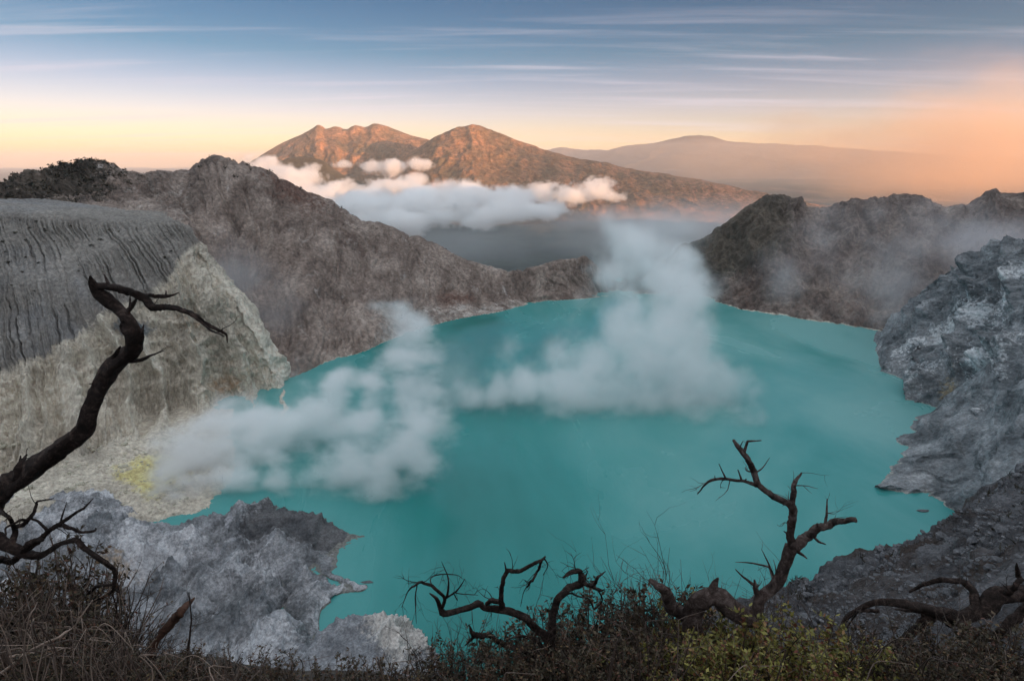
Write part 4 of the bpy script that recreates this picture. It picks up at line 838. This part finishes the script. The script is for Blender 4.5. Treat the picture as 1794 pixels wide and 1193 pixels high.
for k, (lb, P0) in enumerate([('long pale dry stick slanting up from the bottom left corner', [(-40, 1010), (0, 990), (130, 885), (300, 800), (350, 765), (430, 680), (485, 600)]), ('pale bent dry stick lying along the bottom left scrub', [(0, 912), (100, 890), (200, 872), (300, 850), (420, 858)]), ('upright thin dry stick left of the pointed pale knob', [(990, 1080), (985, 900), (1000, 740), (990, 560)]) ]):
    P, r = limb([(x, y, 7 - 5 * i / (len(P0) - 1)) for i, (x, y) in enumerate(P0)], q3, 2.7 + .25 * k, .15, 90 + k)
    mb = MB(); mb.tube(P, r, 6, tint=.95 if k < 2 else .2); tw = MB(); rg = np.random.RandomState(k)
    for q in range(5):
        i = rg.randint(4, len(P)); twig(tw, P[i], rg.normal(0, .6, 3) + np.array((0, 0, .7)), rg.uniform(.08, .2), .002, rg, .9 if k < 2 else .2)
    o = mb.build('dry_stick', TWIGM); tag(o, lb, 'stick'); tag(tw.build('twigs', TWIGM, o), kind='stuff')

# ---- far shrubs on the ash slope and the rim
def clump(seed, n=70, flat=.7):
    rng = np.random.RandomState(seed); mb = MB()
    for k in range(n):
        c = rng.normal(0, .42, 3); c[2] = abs(c[2]) * flat; o = rng.normal(0, 1, (4, 3)) * .17; mb.add(c + o, [[0, 1, 2], [0, 2, 3]], rng.rand())
    return mb.mesh('shrub')
SHM = leaf_mat('dark_shrub', [(0, (.014, .013, .01)), (.6, (.035, .032, .02)), (1, (.075, .06, .035))])
CL = [clump(s) for s in (1, 2, 3)]
for c in CL: c.materials.append(SHM)
def on_grid(G, U, V):
    nv, nu, _ = G.shape; return G[int(V * (nv - 1)), int(U * (nu - 1))]
def project(G):
    d = G - np.array(CAMP); zc = d[..., 1] * cT - d[..., 2] * sT; return W0 / 2 + FPX * d[..., 0] / zc, H0 / 2 - FPX * (d[..., 1] * sT + d[..., 2] * cT) / zc
cu, cv = project(CLIFFG)
def near_px(G, u, v, px, py):
    k = np.argmin((u - px) ** 2 + (v - py) ** 2); return G.reshape(-1, 3)[k]
rs = random.Random(3)
spots = [(52, 400), (78, 402), (93, 408), (124, 397), (80, 404), (148, 412), (190, 403), (209, 405), (287, 414), (123, 433), (35, 386), (65, 388), (26, 408), (287, 452), (45, 452), (68, 460), (40, 476), (137, 475), (10, 442), (5, 425), (300, 440), (15, 460), (95, 422), (160, 430), (240, 400), (0, 400), (44, 422), (110, 392), (20, 500), (60, 510), (175, 420), (230, 425)]
for px, py in spots:
    p = near_px(CLIFFG, cu, cv, px, py); o = link('slope_shrub', CL[rs.randrange(3)]); s = rs.uniform(.8, 1.8); o.location = p; o.scale = (s * 1.3, s * 1.3, s); o.rotation_euler = (0, 0, rs.random() * 6)
    tag(o, 'small dark shrub dotted on the rilled grey ash slope', 'shrub', 'shrubs dotted on the ash slope')
def rim_scrub():
    rng = np.random.RandomState(5); mb = MB(); nv, nu, _ = RIMG.shape; u, v = project(RIMG)
    for k in range(9000):
        i = int(rng.uniform(.40, .85) * nv); j = rng.randint(0, nu); px = u[i, j]; V = i / nv
        if px < -60 or px > 900: continue
        dens = (1 - sstep(px, 150, 260)) * (1 - sstep(V, .66, .84)) * .8 + .8 * (1 - sstep(V, .445, .5 + .05 * rng.rand())) + .16 * sstep(px, 300, 380) * (1 - sstep(px, 520, 800)) * (1 - sstep(V, .5, .66))
        if rng.rand() > dens * (.6 + .8 * gn(RIMG[i, j][None] * .02)[0] + .4): continue
        p = RIMG[i, j]; s = rng.uniform(1.2, 3.6)
        for q in range(9):
            c = p + rng.normal(0, .5, 3) * s * np.array((1, 1, .5)) + np.array((0, 0, .35 * s)); mb.add(c + rng.normal(0, .3, (4, 3)) * s, [[0, 1, 2], [0, 2, 3]], rng.rand())
    tag(mb.build('rim_scrub', SHM), 'dark scrub covering the crest and hump of the left rim', kind='stuff')
rim_scrub()

# ---- stones
def stone_mesh(seed, sub=2):
    bm = bmesh.new(); bmesh.ops.create_icosphere(bm, subdivisions=sub, radius=1); rng = np.random.RandomState(seed)
    P = np.array([v.co for v in bm.verts]); ax = rng.normal(0, 1, (7, 3)); ax /= np.linalg.norm(ax, axis=1)[:, None]
    for a in ax:
        t = rng.uniform(.45, .8); d = P @ a; P = P - np.maximum(d - t, 0)[:, None] * a * .9
    P *= 1 + .12 * fbm(P * 1.6 + seed, 3)[:, None]; P *= np.array((1.15, .9, .72))
    for v, p in zip(bm.verts, P): v.co = p
    me = bpy.data.meshes.new('stone'); bm.to_mesh(me); bm.free(); return me
STM = rock_mat('stone_grey', [(.3, (.045, .045, .05)), (.5, (.105, .107, .115)), (.7, (.24, .24, .25))], 1.2, bump=(6, .1), fine=.4)
STS = [stone_mesh(s) for s in range(5)]
for m_ in STS: m_.materials.append(STM)
su, sv = project(SCREEG)
def scree_stones():
    rng = np.random.RandomState(8); nv, nu, _ = SCREEG.shape; n = 0; bulk = []
    sm = stone_mesh(9, 1); base = np.array([v.co for v in sm.vertices]); F = [list(p.vertices) for p in sm.polygons]; big = MB()
    for k in range(52000):
        i, j = rng.randint(int(.13 * nv), nv), rng.randint(0, nu); px, py = su[i, j], sv[i, j]
        if px < 1330 or px > 1830 or py > 1230: continue
        p = SCREEG[i, j]
        if p[1] < 9: continue
        if rng.rand() > np.clip(.45 + 2.0 * gn(p[None] * .1)[0], .03, 1): continue
        rp = rng.pareto(2.6) * 2.4 + 2.0
        if rp > 14: continue
        s = rp * p[1] / FPX * 1.25
        if rp > 7 and n < 140 and py < 1190:
            o = link('scree_stone', STS[rng.randint(5)]); o.location = p + np.array((0, 0, s * .25)); o.scale = (s, s, s); o.rotation_euler = rng.uniform(0, 6, 3); n += 1
            tag(o, 'loose grey stone lying on the scree slope at lower right', 'stone', 'loose stones on the scree')
        else:
            a = rng.uniform(0, 6); c, q = math.cos(a), math.sin(a); Q = base * s * rng.uniform(.7, 1.2, 3); Q = np.stack([Q[:, 0] * c - Q[:, 1] * q, Q[:, 0] * q + Q[:, 1] * c, Q[:, 2]], 1)
            big.add(Q + p + np.array((0, 0, s * .15)), F, 0)
    o = big.build('scree_gravel', STM); o.data.polygons.foreach_set('use_smooth', np.zeros(len(o.data.polygons), bool)); tag(o, 'grey gravel and rubble covering the scree slope', kind='stuff')
scree_stones()
def scree_scrub():
    rng = np.random.RandomState(21); mb = MB(); nv, nu, _ = SCREEG.shape
    for k in range(9000):
        i, j = rng.randint(int(.12 * nv), nv), rng.randint(0, nu); px, py = su[i, j], sv[i, j]; p = SCREEG[i, j]
        if px < 1330 or px > 1830 or py > 1200 or p[1] < 12: continue
        d = (1.0 - sstep(np.hypot((px - 1790) / 120, (py - 900) / 90), .4, 1.1)) + .5 * (1 - sstep(i / nv, .13, .2)) - .1
        if rng.rand() > d + .9 * gn(p[None] * .09 + 3)[0]: continue
        s = rng.uniform(.2, .5) * min(1.6, p[1] / 60 + .25)
        for q in range(7):
            e = rng.normal(0, 1, 3); e[2] = abs(e[2]) + .4; e /= np.linalg.norm(e); w = np.cross(e, rng.normal(0, 1, 3)) * .09; b = p + rng.normal(0, .25, 3) * s * np.array((1, 1, .2)); L_ = s * rng.uniform(.8, 2.2)
            mb.add([b - w * s, b + w * s, b + e * L_], [[0, 1, 2]], rng.rand())
    tag(mb.build('scree_scrub', SHM), 'dark twiggy scrub scattered over the scree slope', kind='stuff')
scree_scrub()
def vent_rubble():
    rng = np.random.RandomState(12); sm = stone_mesh(4, 1); base = np.array([v.co for v in sm.vertices]); F = [list(p.vertices) for p in sm.polygons]; mb = MB()
    G = CLIFFG.reshape(-1, 3); pu, pv = cu.ravel(), cv.ravel(); ok = np.where((pu > -20) & (pu < 330) & (pv > 770) & (pv < 905))[0]
    for k in rng.choice(ok, 900):
        s = rng.pareto(2.4) * .5 + .35
        if s > 4: continue
        mb.add(base * s * rng.uniform(.7, 1.3, 3) + G[k], F)
    tag(mb.build('vent_rubble', rock_mat('pale_rubble', [(.35, (.3, .28, .22)), (.65, (.5, .47, .38))], .2, bump=(1.5, .2))), 'pale rubble strewn round the sulphur vent', kind='stuff')
vent_rubble()
for lb, px, py, s in [('tiny dark rock islet just off the pale shore spit', 643, 1019, (3.4, 1.3, 1.0)), ('smaller rock islet beside the shore spit', 634, 1026, (1.4, .9, .7)), ('flat dark rock islet off the right shore', 1618, 895, (5.2, 1.8, .9)), ('low rock islet near the foot of the scree', 1668, 917, (4.0, 2.2, 1.1))]:
    o = link('islet_rock', stone_mesh(int(px), 3)); o.data.materials.append(STM); o.location = pt(px, py); o.scale = s; tag(o, lb, 'rock')
